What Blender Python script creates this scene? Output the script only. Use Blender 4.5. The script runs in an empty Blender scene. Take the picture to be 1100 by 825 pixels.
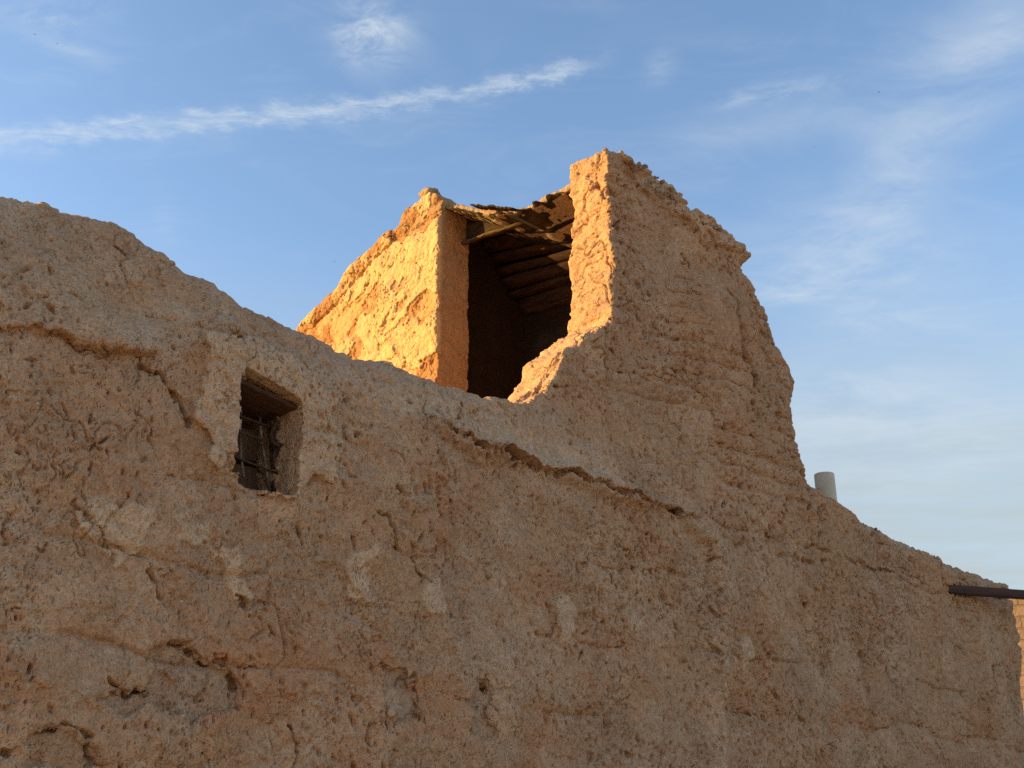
import bpy, bmesh, math, random
import numpy as np
from mathutils import Vector, Matrix
random.seed(7)
RNG = np.random.RandomState(11)
sc = bpy.context.scene
COL = sc.collection

# ------------------------------------------------------------------ camera
FPX, CX, CY = 1180.0, 550.0, 412.5          # focal length and centre, in pixels of the 1100 x 825 photograph
PITCH = math.atan(468.0 / FPX)
CAMZ = 1.6
cam = bpy.data.cameras.new("camera")
cam.sensor_fit = 'HORIZONTAL'
cam.angle = 2 * math.atan(550.0 / FPX)
cam.clip_end = 3000
cam_o = bpy.data.objects.new("camera", cam)
COL.objects.link(cam_o)
cam_o.location = (0, 0, CAMZ)
cam_o.rotation_euler = (math.pi / 2 + PITCH, 0, 0)
sc.camera = cam_o

def ray(x, y):
    a, b = (x - CX) / FPX, (CY - y) / FPX
    cp, sp = math.cos(PITCH), math.sin(PITCH)
    return np.array([a, cp - b * sp, sp + b * cp])

# ------------------------------------------------------------------ wall frame: X = along the wall, Y = into the wall, Z = up
YAW = math.radians(47.8)
DIST = 4.0
UD = np.array([math.sin(YAW), math.cos(YAW)])
VD = np.array([-math.cos(YAW), math.sin(YAW)])
ORG = VD * DIST
ROTZ = math.atan2(UD[1], UD[0])

def on_v(x, y, v=0.0):
    """where the sight line through a photo point meets the wall's parallel plane at depth v -> (u, z)"""
    d = ray(x, y)
    t = (DIST + v) / (d[0] * VD[0] + d[1] * VD[1])
    return (t * (d[0] * UD[0] + d[1] * UD[1]), CAMZ + t * d[2])

def on_u(x, y, u):
    """the same for the cross plane at distance u along the wall -> (v, z)"""
    d = ray(x, y)
    t = u / (d[0] * UD[0] + d[1] * UD[1])
    return (t * (d[0] * VD[0] + d[1] * VD[1]) - DIST, CAMZ + t * d[2])

def world(u, v, z):
    p = ORG + UD * u + VD * v
    return (p[0], p[1], z)

# ------------------------------------------------------------------ noise
def sstep(a, b, x):
    t = np.clip((x - a) / (b - a), 0, 1)
    return t * t * (3 - 2 * t)

_L2 = RNG.rand(256, 256).astype(np.float32) * 2 - 1
_L3 = RNG.rand(64, 64, 64).astype(np.float32) * 2 - 1

def vn2(x, y, s=0):
    x = np.asarray(x, np.float32) + 37.17 * s + 500.0
    y = np.asarray(y, np.float32) + 91.71 * s + 500.0
    xi = np.floor(x).astype(np.int32); yi = np.floor(y).astype(np.int32)
    fx = x - xi; fy = y - yi
    fx = fx * fx * fx * (fx * (fx * 6 - 15) + 10); fy = fy * fy * fy * (fy * (fy * 6 - 15) + 10)
    x0 = xi & 255; x1 = (xi + 1) & 255; y0 = yi & 255; y1 = (yi + 1) & 255
    a = _L2[x0, y0]; b = _L2[x1, y0]; c = _L2[x0, y1]; d = _L2[x1, y1]
    return (a + (b - a) * fx) * (1 - fy) + (c + (d - c) * fx) * fy

def fb2(x, y, s=0, o=4, g=0.5):
    r = 0; amp = 1.0; tot = 0
    for k in range(o):
        f = 2.03 ** k
        ca, sa = math.cos(0.7 * k), math.sin(0.7 * k)
        r = r + amp * vn2((x * ca - y * sa) * f, (x * sa + y * ca) * f, s + 3 * k)
        tot += amp; amp *= g
    return r / tot * 1.6

def vn3(x, y, z, s=0):
    x = x + 17.3 * s + 300.0; y = y + 7.7 * s + 300.0; z = z + 29.1 * s + 300.0
    xi = np.floor(x).astype(np.int32); yi = np.floor(y).astype(np.int32); zi = np.floor(z).astype(np.int32)
    fx = x - xi; fy = y - yi; fz = z - zi
    fx = fx * fx * (3 - 2 * fx); fy = fy * fy * (3 - 2 * fy); fz = fz * fz * (3 - 2 * fz)
    x0 = xi & 63; x1 = (xi + 1) & 63; y0 = yi & 63; y1 = (yi + 1) & 63; z0 = zi & 63; z1 = (zi + 1) & 63
    def l(a, b, t): return a + (b - a) * t
    return l(l(l(_L3[x0, y0, z0], _L3[x1, y0, z0], fx), l(_L3[x0, y1, z0], _L3[x1, y1, z0], fx), fy),
             l(l(_L3[x0, y0, z1], _L3[x1, y0, z1], fx), l(_L3[x0, y1, z1], _L3[x1, y1, z1], fx), fy), fz)

def fb3(x, y, z, s=0, o=3, g=0.5):
    r = 0; amp = 1.0; tot = 0
    for k in range(o):
        f = 2.07 ** k
        r = r + amp * vn3(x * f, y * f, z * f, s + k); tot += amp; amp *= g
    return r / tot * 1.5

def poly_sd(P, X, Y):
    """signed distance to a closed polygon, negative inside"""
    P = np.asarray(P, float)
    d2 = np.full(X.shape, 1e9, np.float32); ins = np.zeros(X.shape, bool)
    for i in range(len(P)):
        ax, ay = P[i]; bx, by = P[(i + 1) % len(P)]
        ex, ey = bx - ax, by - ay
        L = ex * ex + ey * ey + 1e-12
        t = np.clip(((X - ax) * ex + (Y - ay) * ey) / L, 0, 1)
        d2 = np.minimum(d2, (X - ax - t * ex) ** 2 + (Y - ay - t * ey) ** 2)
        c = ((ay > Y) != (by > Y))
        if abs(by - ay) > 1e-9:
            ins ^= c & (X < ax + (Y - ay) * ex / (by - ay))
    return np.where(ins, -1, 1) * np.sqrt(d2)

def line_dist(P, X, Y):
    d2 = np.full(X.shape, 1e9, np.float32)
    for (ax, ay), (bx, by) in zip(P[:-1], P[1:]):
        ex, ey = bx - ax, by - ay
        t = np.clip(((X - ax) * ex + (Y - ay) * ey) / (ex * ex + ey * ey + 1e-12), 0, 1)
        d2 = np.minimum(d2, (X - ax - t * ex) ** 2 + (Y - ay - t * ey) ** 2)
    return np.sqrt(d2)

def smax(a, b, k):
    h = np.maximum(k - np.abs(a - b), 0) / np.maximum(k, 1e-4)
    return np.maximum(a, b) + h * h * k * 0.25

# ------------------------------------------------------------------ surface nets
def surface_nets(F, X, Y, Z):
    S = F < 0
    nx, ny, nz = F.shape
    cnt = np.zeros((nx - 1, ny - 1, nz - 1), np.uint8)
    offs = [(i, j, k) for i in (0, 1) for j in (0, 1) for k in (0, 1)]
    for i, j, k in offs:
        cnt += S[i:nx - 1 + i, j:ny - 1 + j, k:nz - 1 + k]
    act = (cnt > 0) & (cnt < 8)
    I, J, K = np.nonzero(act)
    idx = np.full(act.shape, -1, np.int32); idx[I, J, K] = np.arange(len(I))
    vals = np.stack([F[I + i, J + j, K + k] for i, j, k in offs], 1)
    acc = np.zeros((len(I), 3)); n = np.zeros(len(I))
    offa = np.array(offs, float)
    for a in range(8):
        for b in range(a + 1, 8):
            if np.abs(offa[a] - offa[b]).sum() != 1: continue
            va, vb = vals[:, a], vals[:, b]
            m = (va < 0) != (vb < 0)
            t = np.where(m, va / np.where(m, va - vb, 1), 0)
            acc += np.where(m[:, None], offa[a] + t[:, None] * (offa[b] - offa[a]), 0); n += m
    p = acc / n[:, None]
    def co(A, ii, f): return A[ii] + f * (A[ii + 1] - A[ii])
    V = np.stack([co(X, I, p[:, 0]), co(Y, J, p[:, 1]), co(Z, K, p[:, 2])], 1)
    quads = []
    for ax in range(3):
        sl0 = [slice(None)] * 3; sl1 = [slice(None)] * 3
        sl0[ax] = slice(0, -1); sl1[ax] = slice(1, None)
        A = S[tuple(sl0)]; B = S[tuple(sl1)]
        E = np.nonzero(A != B)
        o1, o2 = [(1, 2), (2, 0), (0, 1)][ax]
        lim = [nx - 1, ny - 1, nz - 1]
        ok = (E[o1] > 0) & (E[o2] > 0) & (E[o1] < lim[o1]) & (E[o2] < lim[o2])
        E = [e[ok] for e in E]
        flip = ~A[tuple(E)]
        def g(d1, d2):
            q = [e.copy() for e in E]; q[o1] -= d1; q[o2] -= d2
            return idx[q[0], q[1], q[2]]
        Q = np.stack([g(1, 1), g(0, 1), g(0, 0), g(1, 0)], 1)
        Q[flip] = Q[flip][:, ::-1]
        quads.append(Q)
    return V, np.concatenate(quads), (I, J, K)

def make_mesh(name, V, Q, mats, attrs=None, smooth=True, parent=None):
    me = bpy.data.meshes.new(name)
    me.vertices.add(len(V)); me.vertices.foreach_set("co", np.ascontiguousarray(V, np.float32).ravel())
    me.loops.add(Q.size); me.loops.foreach_set("vertex_index", np.ascontiguousarray(Q, np.int32).ravel())
    me.polygons.add(len(Q))
    me.polygons.foreach_set("loop_start", np.arange(0, Q.size, Q.shape[1], dtype=np.int32))
    me.update(calc_edges=True); me.validate()
    if smooth: me.polygons.foreach_set("use_smooth", np.ones(len(me.polygons), bool))
    for k, a in (attrs or {}).items():
        at = me.attributes.new(k, 'FLOAT', 'POINT'); at.data.foreach_set("value", np.ascontiguousarray(a, np.float32))
    me.materials.append(mats)
    o = bpy.data.objects.new(name, me); COL.objects.link(o)
    if parent: o.parent = parent
    return o

def subdivide(V, Q, mask):
    """split the masked quads in four"""
    q = Q[mask]
    E = np.stack([q, np.roll(q, -1, 1)], 2).reshape(-1, 2); E.sort(1)
    key = E[:, 0].astype(np.int64) * len(V) + E[:, 1]
    uk, inv = np.unique(key, return_inverse=True)
    a, b = uk // len(V), uk % len(V)
    n0 = len(V); n1 = n0 + len(uk)
    W = np.concatenate([V, (V[a] + V[b]) * .5, V[q].mean(1)])
    m = inv.reshape(-1, 4) + n0; c = np.arange(len(q)) + n1
    new = np.concatenate([np.stack([q[:, k], m[:, k], c, m[:, (k + 3) % 4]], 1) for k in range(4)])
    par = (a, b, q)
    return W, np.concatenate([Q[~mask], new]), par

def carry(A, par):
    a, b, q = par
    return np.concatenate([A, (A[a] + A[b]) * .5, A[q].mean(1)])

def vnormals(V, Q):
    n = np.cross(V[Q[:, 2]] - V[Q[:, 0]], V[Q[:, 3]] - V[Q[:, 1]])
    N = np.stack([np.bincount(Q.ravel(), np.repeat(n[:, k], 4), len(V)) for k in range(3)], 1)
    return N / (np.linalg.norm(N, axis=1, keepdims=True) + 1e-12)

def sample2(A, X, Y, x, y):
    i = np.clip(np.searchsorted(X, x) - 1, 0, len(X) - 2); j = np.clip(np.searchsorted(Y, y) - 1, 0, len(Y) - 2)
    fx = np.clip((x - X[i]) / (X[i + 1] - X[i]), 0, 1); fy = np.clip((y - Y[j]) / (Y[j + 1] - Y[j]), 0, 1)
    return (A[i, j] * (1 - fx) + A[i + 1, j] * fx) * (1 - fy) + (A[i, j + 1] * (1 - fx) + A[i + 1, j + 1] * fx) * fy

def skin_relief(A, B, sd, pit_n, a_pow=1.0, amp=1.0):
    """crisp millimetre-to-centimetre relief of weathered mud on a grid: flaking skins, cracks, pits, crumbs"""
    UU, ZZ = np.meshgrid(A, B, indexing='ij')
    wu = UU + .05 * fb2(UU / .22, ZZ / .22, sd + 1, 3); wz = ZZ + .05 * fb2(UU / .22, ZZ / .22, sd + 2, 3)
    D = np.zeros_like(UU)
    for k, (su, sz_, t, h, z0, z1, zs) in enumerate(((.42, .46, .10, .009, .0, .4, .9), (.38, .5, .18, .009, .0, .4, .8), (.19, .21, .14, .007, .0, .35, .6), (.17, .2, -.3, .006, -.1, .3, .6), (.085, .095, .22, .005, .0, .3, .5))):
        n = fb2(wu / su, wz / sz_, sd + 10 + 7 * k, 6 if su > .1 else 4, .56)
        m = sstep(z0, z1, fb2(UU / zs, ZZ / zs, sd + 60 + k, 3))
        D += m * h * sstep(t - .01, t + .012, n)                       # the skin that is still there
        D -= m * (.008 + .8 * h) * np.exp(-((n - t + .020) / (.012 if su > .1 else .03)) ** 2) * sstep(-.05, .4, fb2(UU / .14, ZZ / .14, sd + 70 + k, 3))   # its edge has lifted a little
    for k, (su, sz_, w, dep, lo, hi) in enumerate(((.40, .80, .009, .020, .25, .5), (.20, .34, .012, .012, .2, .45), (.10, .13, .02, .008, .1, .4))):
        n = np.abs(fb2(wu / su, wz / sz_, sd + 90 + 5 * k, 4))
        D -= dep * np.exp(-(n / w) ** 2) * sstep(lo, hi, fb2(UU / .55, ZZ / .7, sd + 120 + k, 3))
    rz_ = sstep(-.35, .35, fb2(UU / .4, ZZ / .5, sd + 130, 4))
    D += (.0015 + .0045 * rz_) * fb2(UU / .045, ZZ / .055, sd + 131, 3, .6) + (.0012 + .0022 * rz_) * fb2(UU / .016, ZZ / .02, sd + 132, 2, .6)
    r = np.random.RandomState(sd)
    az = (B[-1] - B[0])
    ys = B[0] + r.uniform(0, 1, pit_n) * az; xs = A[0] + r.uniform(0, 1, pit_n) ** a_pow * (A[-1] - A[0])
    st = float(np.median(np.diff(B)))
    for a, b in zip(xs, ys):
        i = np.searchsorted(A, a); j = np.searchsorted(B, b)
        if i >= len(A) - 1 or j >= len(B) - 1 or rz_[i, j] < r.uniform(-.1, .9): continue
        big = r.uniform() < .06
        far_ = .6 + .07 * a; L = (.030 if big else .013) * r.uniform(.4, 1.6) * far_; W = (.009 if big else .0052) * r.uniform(.7, 1.5) * far_; th = r.normal(.15, .6) if r.uniform() < .75 else r.uniform(-1.6, 1.6)
        ri = int(L * 2 / st) + 2
        i0, i1, j0, j1 = max(0, i - ri), min(len(A), i + ri + 1), max(0, j - ri), min(len(B), j + ri + 1)
        du = A[i0:i1, None] - a; dz = B[None, j0:j1] - b
        p = (du * math.cos(th) + dz * math.sin(th)) / W; q = (-du * math.sin(th) + dz * math.cos(th)) / L
        D[i0:i1, j0:j1] += (-(.040 if big else .026) if r.uniform() < .8 else .007) * r.uniform(.4, 1.2) * np.exp(-np.maximum(p * p + q * q, 0) ** 1.5)
    return D * amp

def sub_mesh(V, Q, mask):
    q = Q[mask]; used = np.unique(q)
    re = np.full(len(V), -1, np.int32); re[used] = np.arange(len(used))
    return V[used], re[q], used

def thing(name, label, cat, group=None, loc=None, rot=ROTZ):
    o = bpy.data.objects.new(name, None); COL.objects.link(o)
    o.empty_display_size = 0.2
    o.location = loc if loc is not None else (ORG[0], ORG[1], 0); o.rotation_euler = (0, 0, rot)
    o["label"] = label; o["category"] = cat; o["kind"] = "thing"
    if group: o["group"] = group
    return o

# ------------------------------------------------------------------ materials
class NB:
    def __init__(s, nt): s.nt = nt; s.n = nt.nodes; s.l = nt.links
    def node(s, t, **kw):
        n = s.n.new(t)
        for k, v in kw.items():
            if k == 'inp':
                for kk, vv in v.items():
                    if isinstance(vv, bpy.types.NodeSocket): s.l.new(vv, n.inputs[kk])
                    else: n.inputs[kk].default_value = vv
            else: setattr(n, k, v)
        return n
    def math(s, op, a, b=None, c=None, clamp=False):
        n = s.n.new('ShaderNodeMath'); n.operation = op; n.use_clamp = clamp
        for i, v in enumerate((a, b, c)):
            if v is None: continue
            if isinstance(v, bpy.types.NodeSocket): s.l.new(v, n.inputs[i])
            else: n.inputs[i].default_value = v
        return n.outputs[0]
    def mix(s, f, a, b, mode='MIX'):
        n = s.n.new('ShaderNodeMix'); n.data_type = 'RGBA'; n.blend_type = mode; n.clamp_factor = True
        for sock, v in ((n.inputs[0], f), (n.inputs[6], a), (n.inputs[7], b)):
            if isinstance(v, bpy.types.NodeSocket): s.l.new(v, sock)
            elif isinstance(v, (tuple, list)): sock.default_value = (*v[:3], 1)
            else: sock.default_value = v
        return n.outputs[2]
    def ramp(s, v, a, b, lo=0.0, hi=1.0):
        n = s.n.new('ShaderNodeMapRange'); n.interpolation_type = 'SMOOTHSTEP'
        s.l.new(v, n.inputs[0])
        n.inputs[1].default_value = a; n.inputs[2].default_value = b; n.inputs[3].default_value = lo; n.inputs[4].default_value = hi
        return n.outputs[0]
    def noise(s, vec, scale, detail=3, rough=0.55, dist=0.0):
        n = s.node('ShaderNodeTexNoise', inp={'Scale': scale, 'Detail': detail, 'Roughness': rough, 'Distortion': dist})
        s.l.new(vec, n.inputs['Vector']); return n.outputs['Fac']
    def mapping(s, vec, rot=(0, 0, 0), scale=(1, 1, 1), loc=(0, 0, 0)):
        n = s.node('ShaderNodeMapping', inp={'Rotation': rot, 'Scale': scale, 'Location': loc})
        s.l.new(vec, n.inputs['Vector']); return n.outputs[0]

def new_mat(name):
    m = bpy.data.materials.new(name); m.use_nodes = True
    nb = NB(m.node_tree); nb.n.clear()
    out = nb.node('ShaderNodeOutputMaterial')
    bs = nb.node('ShaderNodeBsdfPrincipled', inp={'Roughness': 0.95})
    bs.inputs['Specular IOR Level'].default_value = 0.12
    nb.l.new(bs.outputs[0], out.inputs[0])
    return m, nb, bs

def mud_mat(name, base, red, grey, pale, attr=True, flecks=1.0, crack=0.0, bump=1.0, mott=1.0):
    m, nb, bs = new_mat(name)
    P = nb.node('ShaderNodeTexCoord').outputs['Object']
    big = nb.noise(P, 1.1, 4, 0.55)
    mid = nb.noise(nb.mapping(P, loc=(3, 1, 7)), 4.5, 5, 0.6, 0.6)
    fine = nb.noise(P, 30, 5, 0.65)
    vf = nb.noise(P, 120, 3, 0.6)
    col = nb.mix(nb.ramp(big, 0.35, 0.65), base, tuple(0.55 * b + 0.45 * g for b, g in zip(base, grey)))
    if attr:
        ar = nb.node('ShaderNodeAttribute', attribute_name='red').outputs['Fac']
        ap = nb.node('ShaderNodeAttribute', attribute_name='pale').outputs['Fac']
        ag = nb.node('ShaderNodeAttribute', attribute_name='grey').outputs['Fac']
        col = nb.mix(ar, col, red); col = nb.mix(ag, col, grey); col = nb.mix(ap, col, pale)
    else:
        col = nb.mix(nb.ramp(mid, 0.5, 0.68), col, red); col = nb.mix(nb.ramp(big, 0.52, 0.7), col, pale)
    # mottling of the mud; the fine tones also paint shade into its small hollows
    col = nb.mix(nb.ramp(mid, 0.3, 0.72, 0.0, 0.42), col, nb.mix(1.0, col, (1.34, 1.27, 1.2), 'MULTIPLY'))
    col = nb.mix(nb.ramp(fine, 0.38, 0.62, 0.5 * mott, 0.0), col, nb.mix(1.0, col, (0.66, 0.61, 0.56), 'MULTIPLY'))
    col = nb.mix(nb.ramp(vf, 0.36, 0.62, 0.55 * mott, 0.0), col, nb.mix(1.0, col, (0.66, 0.62, 0.57), 'MULTIPLY'))
    height = nb.math('ADD', nb.math('MULTIPLY', fine, 0.009 * bump), nb.math('MULTIPLY', vf, 0.004 * bump))
    # chopped straw: short strokes in several directions, pale stalks and gaps left by fallen stalks with shade painted into them
    zone = nb.ramp(nb.noise(nb.mapping(P, loc=(9, 4, 2)), 2.3, 4, .6), .36, .66, .35, 1.0)
    for k, (ang, sd, sc_) in enumerate(((0.25, 0, 1.6), (-0.8, 5, 1.9))):
        q = nb.mapping(nb.mapping(P, rot=(0, ang, 0.3), loc=(sd, sd * .7, sd * .3)), scale=(105 * sc_, 70, 24 * sc_))
        v = nb.node('ShaderNodeTexVoronoi', inp={'Scale': 1.0, 'Randomness': 1.0}); nb.l.new(q, v.inputs['Vector'])
        sep = nb.node('ShaderNodeSeparateColor'); nb.l.new(v.outputs['Color'], sep.inputs[0])
        stroke = nb.ramp(v.outputs['Distance'], 0.22, 0.42, 1, 0)
        pal = nb.math('MULTIPLY', stroke, nb.ramp(sep.outputs[0], 0.80, 0.97, 0, 1))
        drk = nb.math('MULTIPLY', nb.math('MULTIPLY', stroke, zone), nb.ramp(sep.outputs[1], 0.70, 0.93, 0, 1))
        col = nb.mix(nb.math('MULTIPLY', pal, 0.55 * flecks), col, (0.62, 0.50, 0.33))
        col = nb.mix(nb.math('MULTIPLY', drk, 0.55 * flecks), col, (0.15, 0.09, 0.055))
        height = nb.math('ADD', height, nb.math('MULTIPLY', pal, 0.003 * flecks))
        height = nb.math('SUBTRACT', height, nb.math('MULTIPLY', drk, 0.007 * flecks))
    # small pale pebbles
    v = nb.node('ShaderNodeTexVoronoi', inp={'Scale': 26.0, 'Randomness': 1.0}); nb.l.new(P, v.inputs['Vector'])
    sep = nb.node('ShaderNodeSeparateColor'); nb.l.new(v.outputs['Color'], sep.inputs[0])
    peb = nb.math('MULTIPLY', nb.ramp(v.outputs['Distance'], 0.16, 0.24, 1, 0), nb.ramp(sep.outputs[2], 0.955, 0.965, 0, 1))
    col = nb.mix(nb.math('MULTIPLY', peb, 0.8 if flecks else 0.0), col, (0.64, 0.50, 0.34))
    height = nb.math('ADD', height, nb.math('MULTIPLY', peb, 0.006))
    if crack:
        w = nb.node('ShaderNodeVectorMath', operation='ADD'); nb.l.new(P, w.inputs[0])
        nn = nb.node('ShaderNodeTexNoise', inp={'Scale': 5.0, 'Detail': 3.0}); nb.l.new(P, nn.inputs['Vector'])
        sc2 = nb.node('ShaderNodeVectorMath', operation='SCALE', inp={'Scale': 0.22}); nb.l.new(nn.outputs['Color'], sc2.inputs[0])
        nb.l.new(sc2.outputs[0], w.inputs[1])
        for s_, wd in ((5.0, 0.035), (12.0, 0.05)):
            v = nb.node('ShaderNodeTexVoronoi', feature='DISTANCE_TO_EDGE', inp={'Scale': s_}); nb.l.new(w.outputs[0], v.inputs['Vector'])
            cr = nb.math('MULTIPLY', nb.ramp(v.outputs['Distance'], 0.0, wd, 1, 0), nb.ramp(nb.noise(P, 2.4 * s_ / 5, 2), 0.45, 0.6))
            height = nb.math('SUBTRACT', height, nb.math('MULTIPLY', cr, 0.02 * crack))
    bp = nb.node('ShaderNodeBump', inp={'Strength': 1.0, 'Distance': 1.0}); nb.l.new(height, bp.inputs['Height'])
    nb.l.new(bp.outputs[0], bs.inputs['Normal'])
    nb.l.new(col, bs.inputs['Base Color'])
    return m

MUD = mud_mat("mud_plaster", (0.60, 0.360, 0.198), (0.59, 0.312, 0.160), (0.53, 0.348, 0.215), (0.75, 0.525, 0.33))
MUD_FRONT = mud_mat("mud_render_front", (0.44, 0.245, 0.105), (0.42, 0.195, 0.07), (0.42, 0.27, 0.15), (0.68, 0.47, 0.225), flecks=0.35, crack=0.2, bump=0.45, mott=0.5)
MUD_IN = mud_mat("dark_mud_lining", (0.028, 0.017, 0.011), (0.03, 0.016, 0.009), (0.024, 0.016, 0.011), (0.06, 0.04, 0.03), attr=False, flecks=0.0)  # lining mud, far darker than the outer mud
MUD_ROOF = mud_mat("mud_roof", (0.42, 0.29, 0.18), (0.38, 0.24, 0.14), (0.36, 0.28, 0.2), (0.52, 0.4, 0.28), attr=False)

def plain_mat(name, c1, c2, scale=(6, 6, 6), rough=0.8, metal=0.0, bump=0.002, nscale=1.0):
    m, nb, bs = new_mat(name)
    P = nb.node('ShaderNodeTexCoord').outputs['Object']
    q = nb.mapping(P, scale=scale)
    n1 = nb.noise(q, nscale, 5, 0.65, 0.4)
    nb.l.new(nb.mix(nb.ramp(n1, 0.35, 0.65), c1, c2), bs.inputs['Base Color'])
    bs.inputs['Roughness'].default_value = rough; bs.inputs['Metallic'].default_value = metal
    bp = nb.node('ShaderNodeBump', inp={'Strength': 1.0, 'Distance': bump}); nb.l.new(n1, bp.inputs['Height'])
    nb.l.new(bp.outputs[0], bs.inputs['Normal'])
    return m
WOOD_DARK = plain_mat("old_dark_timber", (0.014, 0.009, 0.006), (0.03, 0.017, 0.011), (60, 5, 60), 0.85, bump=0.004)
WOOD_PALE = plain_mat("split_palm_wood", (0.22, 0.14, 0.075), (0.42, 0.28, 0.15), (70, 4, 70), 0.85, bump=0.006)
SHUTTER = plain_mat("weathered_board", (0.17, 0.105, 0.065), (0.27, 0.17, 0.105), (30, 30, 3), 0.85, bump=0.002)
IRON = plain_mat("rusted_iron", (0.05, 0.035, 0.028), (0.11, 0.065, 0.045), (40, 40, 40), 0.7, bump=0.001)
ZINC = plain_mat("dull_zinc_rod", (0.15, 0.12, 0.10), (0.34, 0.29, 0.24), (25, 25, 25), 0.65, 0.2, bump=0.0005)
CEMENT = plain_mat("cement_pipe_grey", (0.60, 0.53, 0.39), (0.74, 0.65, 0.48), (9, 9, 5), 0.9, bump=0.002)
SHADE_BROWN = plain_mat("shade_brown_timber", (0.028, 0.017, 0.010), (0.075, 0.045, 0.026), (4, 5, 50), 0.9, bump=0.006)  # dark enough to look dim in sun: shade put into the colour
SOFFIT_SHADE = plain_mat("soffit_shade_brown", (0.085, 0.046, 0.028), (0.15, 0.085, 0.05), (6, 40, 40), 0.9, bump=0.003)  # brown that carries the shade of the window soffit
CEIL = plain_mat("dark_brown_boards", (0.020, 0.010, 0.006), (0.055, 0.027, 0.015), (30, 3, 30), 0.9, bump=0.004)  # dark brown for the ceiling boards
REED = plain_mat("grey_reed", (0.05, 0.03, 0.018), (0.17, 0.105, 0.055), (9, 3, 40), 0.85, bump=0.006)
BEAM = plain_mat("rust_brown_beam", (0.055, 0.032, 0.026), (0.10, 0.052, 0.038), (2, 25, 25), 0.65, bump=0.002)
BIRD = plain_mat("dark_feathers", (0.10, 0.10, 0.11), (0.16, 0.16, 0.17), (9, 9, 9), 0.9)

# ------------------------------------------------------------------ the earth wall and the side of the stair tower: one body of mud
def spaced(a, b, f):
    r = [a]
    while r[-1] < b: r.append(r[-1] + f(r[-1]))
    return np.array(r, np.float32)
U_END = 10.3
Ux = spaced(0.35, U_END + 0.15, lambda u: 0.0085 + 0.00105 * max(0, u - 2))
Zx = np.concatenate([spaced(-0.15, 1.6, lambda z: max(0.012, 0.16 - 0.085 * max(0, z))), spaced(1.63, 6.0, lambda z: 0.0098)]).astype(np.float32)
Vx = np.concatenate([np.arange(-0.19, 0.30, 0.0115), np.arange(0.30, 0.66, 0.020), [0.70, 0.76]]).astype(np.float32)
UU, ZZ = np.meshgrid(Ux, Zx, indexing='ij')

def pts(L, v=0.0): return [on_v(x, y, v) for x, y in L]
sil_left = pts([(-90, 188), (-40, 192), (0, 197), (30, 204), (62, 215), (100, 219), (128, 229), (150, 247), (165, 265), (195, 297), (240, 336), (270, 347), (290, 354), (325, 370)], 0.40)
sil_mid = pts([(360, 371), (400, 384), (430, 399), (455, 409), (478, 419), (500, 427), (520, 430), (533, 434), (545, 441)], 0.20)
sil_step = pts([(560, 434), (573, 427), (583, 417), (592, 409), (599, 398), (607, 389), (613, 378), (622, 368), (634, 356), (648, 348), (662, 342)], 0.12)
sil_edge = pts([(664, 320), (662, 285), (661, 250), (660, 215), (659, 185), (657, 153)], 0.13)
sil_top = pts([(672, 162), (690, 179), (712, 198), (735, 230), (760, 254), (783, 273), (788, 279), (789, 284), (786, 290), (783, 294)], 0.13)
sil_back = pts([(789, 306), (797, 320), (807, 337), (814, 354), (824, 374), (835, 397), (840, 410), (841, 425), (840, 440), (843, 470), (847, 490), (857, 517), (874, 535)], 0.13)
sil_right = pts([(890, 540), (905, 550), (930, 566), (960, 581), (990, 596), (1015, 608), (1030, 614), (1050, 621), (1072, 628)], 0.12)
sil_end = pts([(1084, 640), (1089, 670), (1093, 700), (1099, 745), (1104, 790)], 0.04)
poly = sil_left + sil_mid + sil_step + sil_edge + sil_top + sil_back + sil_right + sil_end + [(sil_end[-1][0] + 0.08, -0.2), (-0.5, -0.2), (-0.5, sil_left[0][1])]
U_D = float(np.mean([p[0] for p in sil_edge]))            # the tower's front plane, across the wall
G = poly_sd(poly, UU, ZZ)
def ux(x, y, v=0.0): return on_v(x, y, v)[0]
def zx(x, y, v=0.0): return on_v(x, y, v)[1]

H = np.zeros_like(UU)
H += 0.035 * fb2(UU / 1.3, ZZ / 1.3, 1, 3) + 0.016 * fb2(UU / 0.34, ZZ / 0.34, 2, 4)
warpu = UU + 0.07 * fb2(UU / 0.3, ZZ / 0.3, 21, 3); warpz = ZZ + 0.07 * fb2(UU / 0.3, ZZ / 0.3, 22, 3)

# ledge lines
lip1 = pts([(-90, 340), (-20, 341), (10, 345), (40, 350), (62, 353), (85, 362), (108, 371), (135, 380), (160, 378)])
lip1b = lip1 + pts([(190, 372), (230, 372), (300, 400), (350, 415), (400, 435), (440, 447)])
lip2 = pts([(445, 449), (462, 450), (480, 454), (500, 463), (520, 471), (535, 477), (553, 486), (570, 494), (590, 500), (612, 506), (632, 515), (650, 520), (668, 523), (690, 531), (715, 543), (735, 549)])
allp = np.array(lip1b + lip2)
lipz = np.interp(Ux, allp[:, 0], allp[:, 1], right=allp[-1, 1])[:, None]
rag = 0.030 * fb2(UU / 0.16, ZZ / 0.3, 31, 5, .6) + 0.012 * fb2(UU / 0.035, ZZ / 0.08, 32, 2)
S = ZZ - lipz + rag                                           # height above the ledge
u1, u2, u3, u4 = ux(160, 378), ux(455, 450), ux(668, 523), ux(735, 549)
above = np.maximum(S, 0)
left_w = 1 - sstep(ux(380, 400), ux(470, 420), UU)
mid_w = (1 - left_w) * (1 - sstep(ux(690, 500), ux(800, 470), UU))
H -= left_w * 0.50 * above * (0.55 + 0.45 * sstep(0.0, 0.25, above))
tower_back = 0.08
H -= mid_w * np.minimum(0.95 * above, tower_back * sstep(-0.1, 0.42, above) + 0.04 * sstep(0, 0.08, above))
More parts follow.
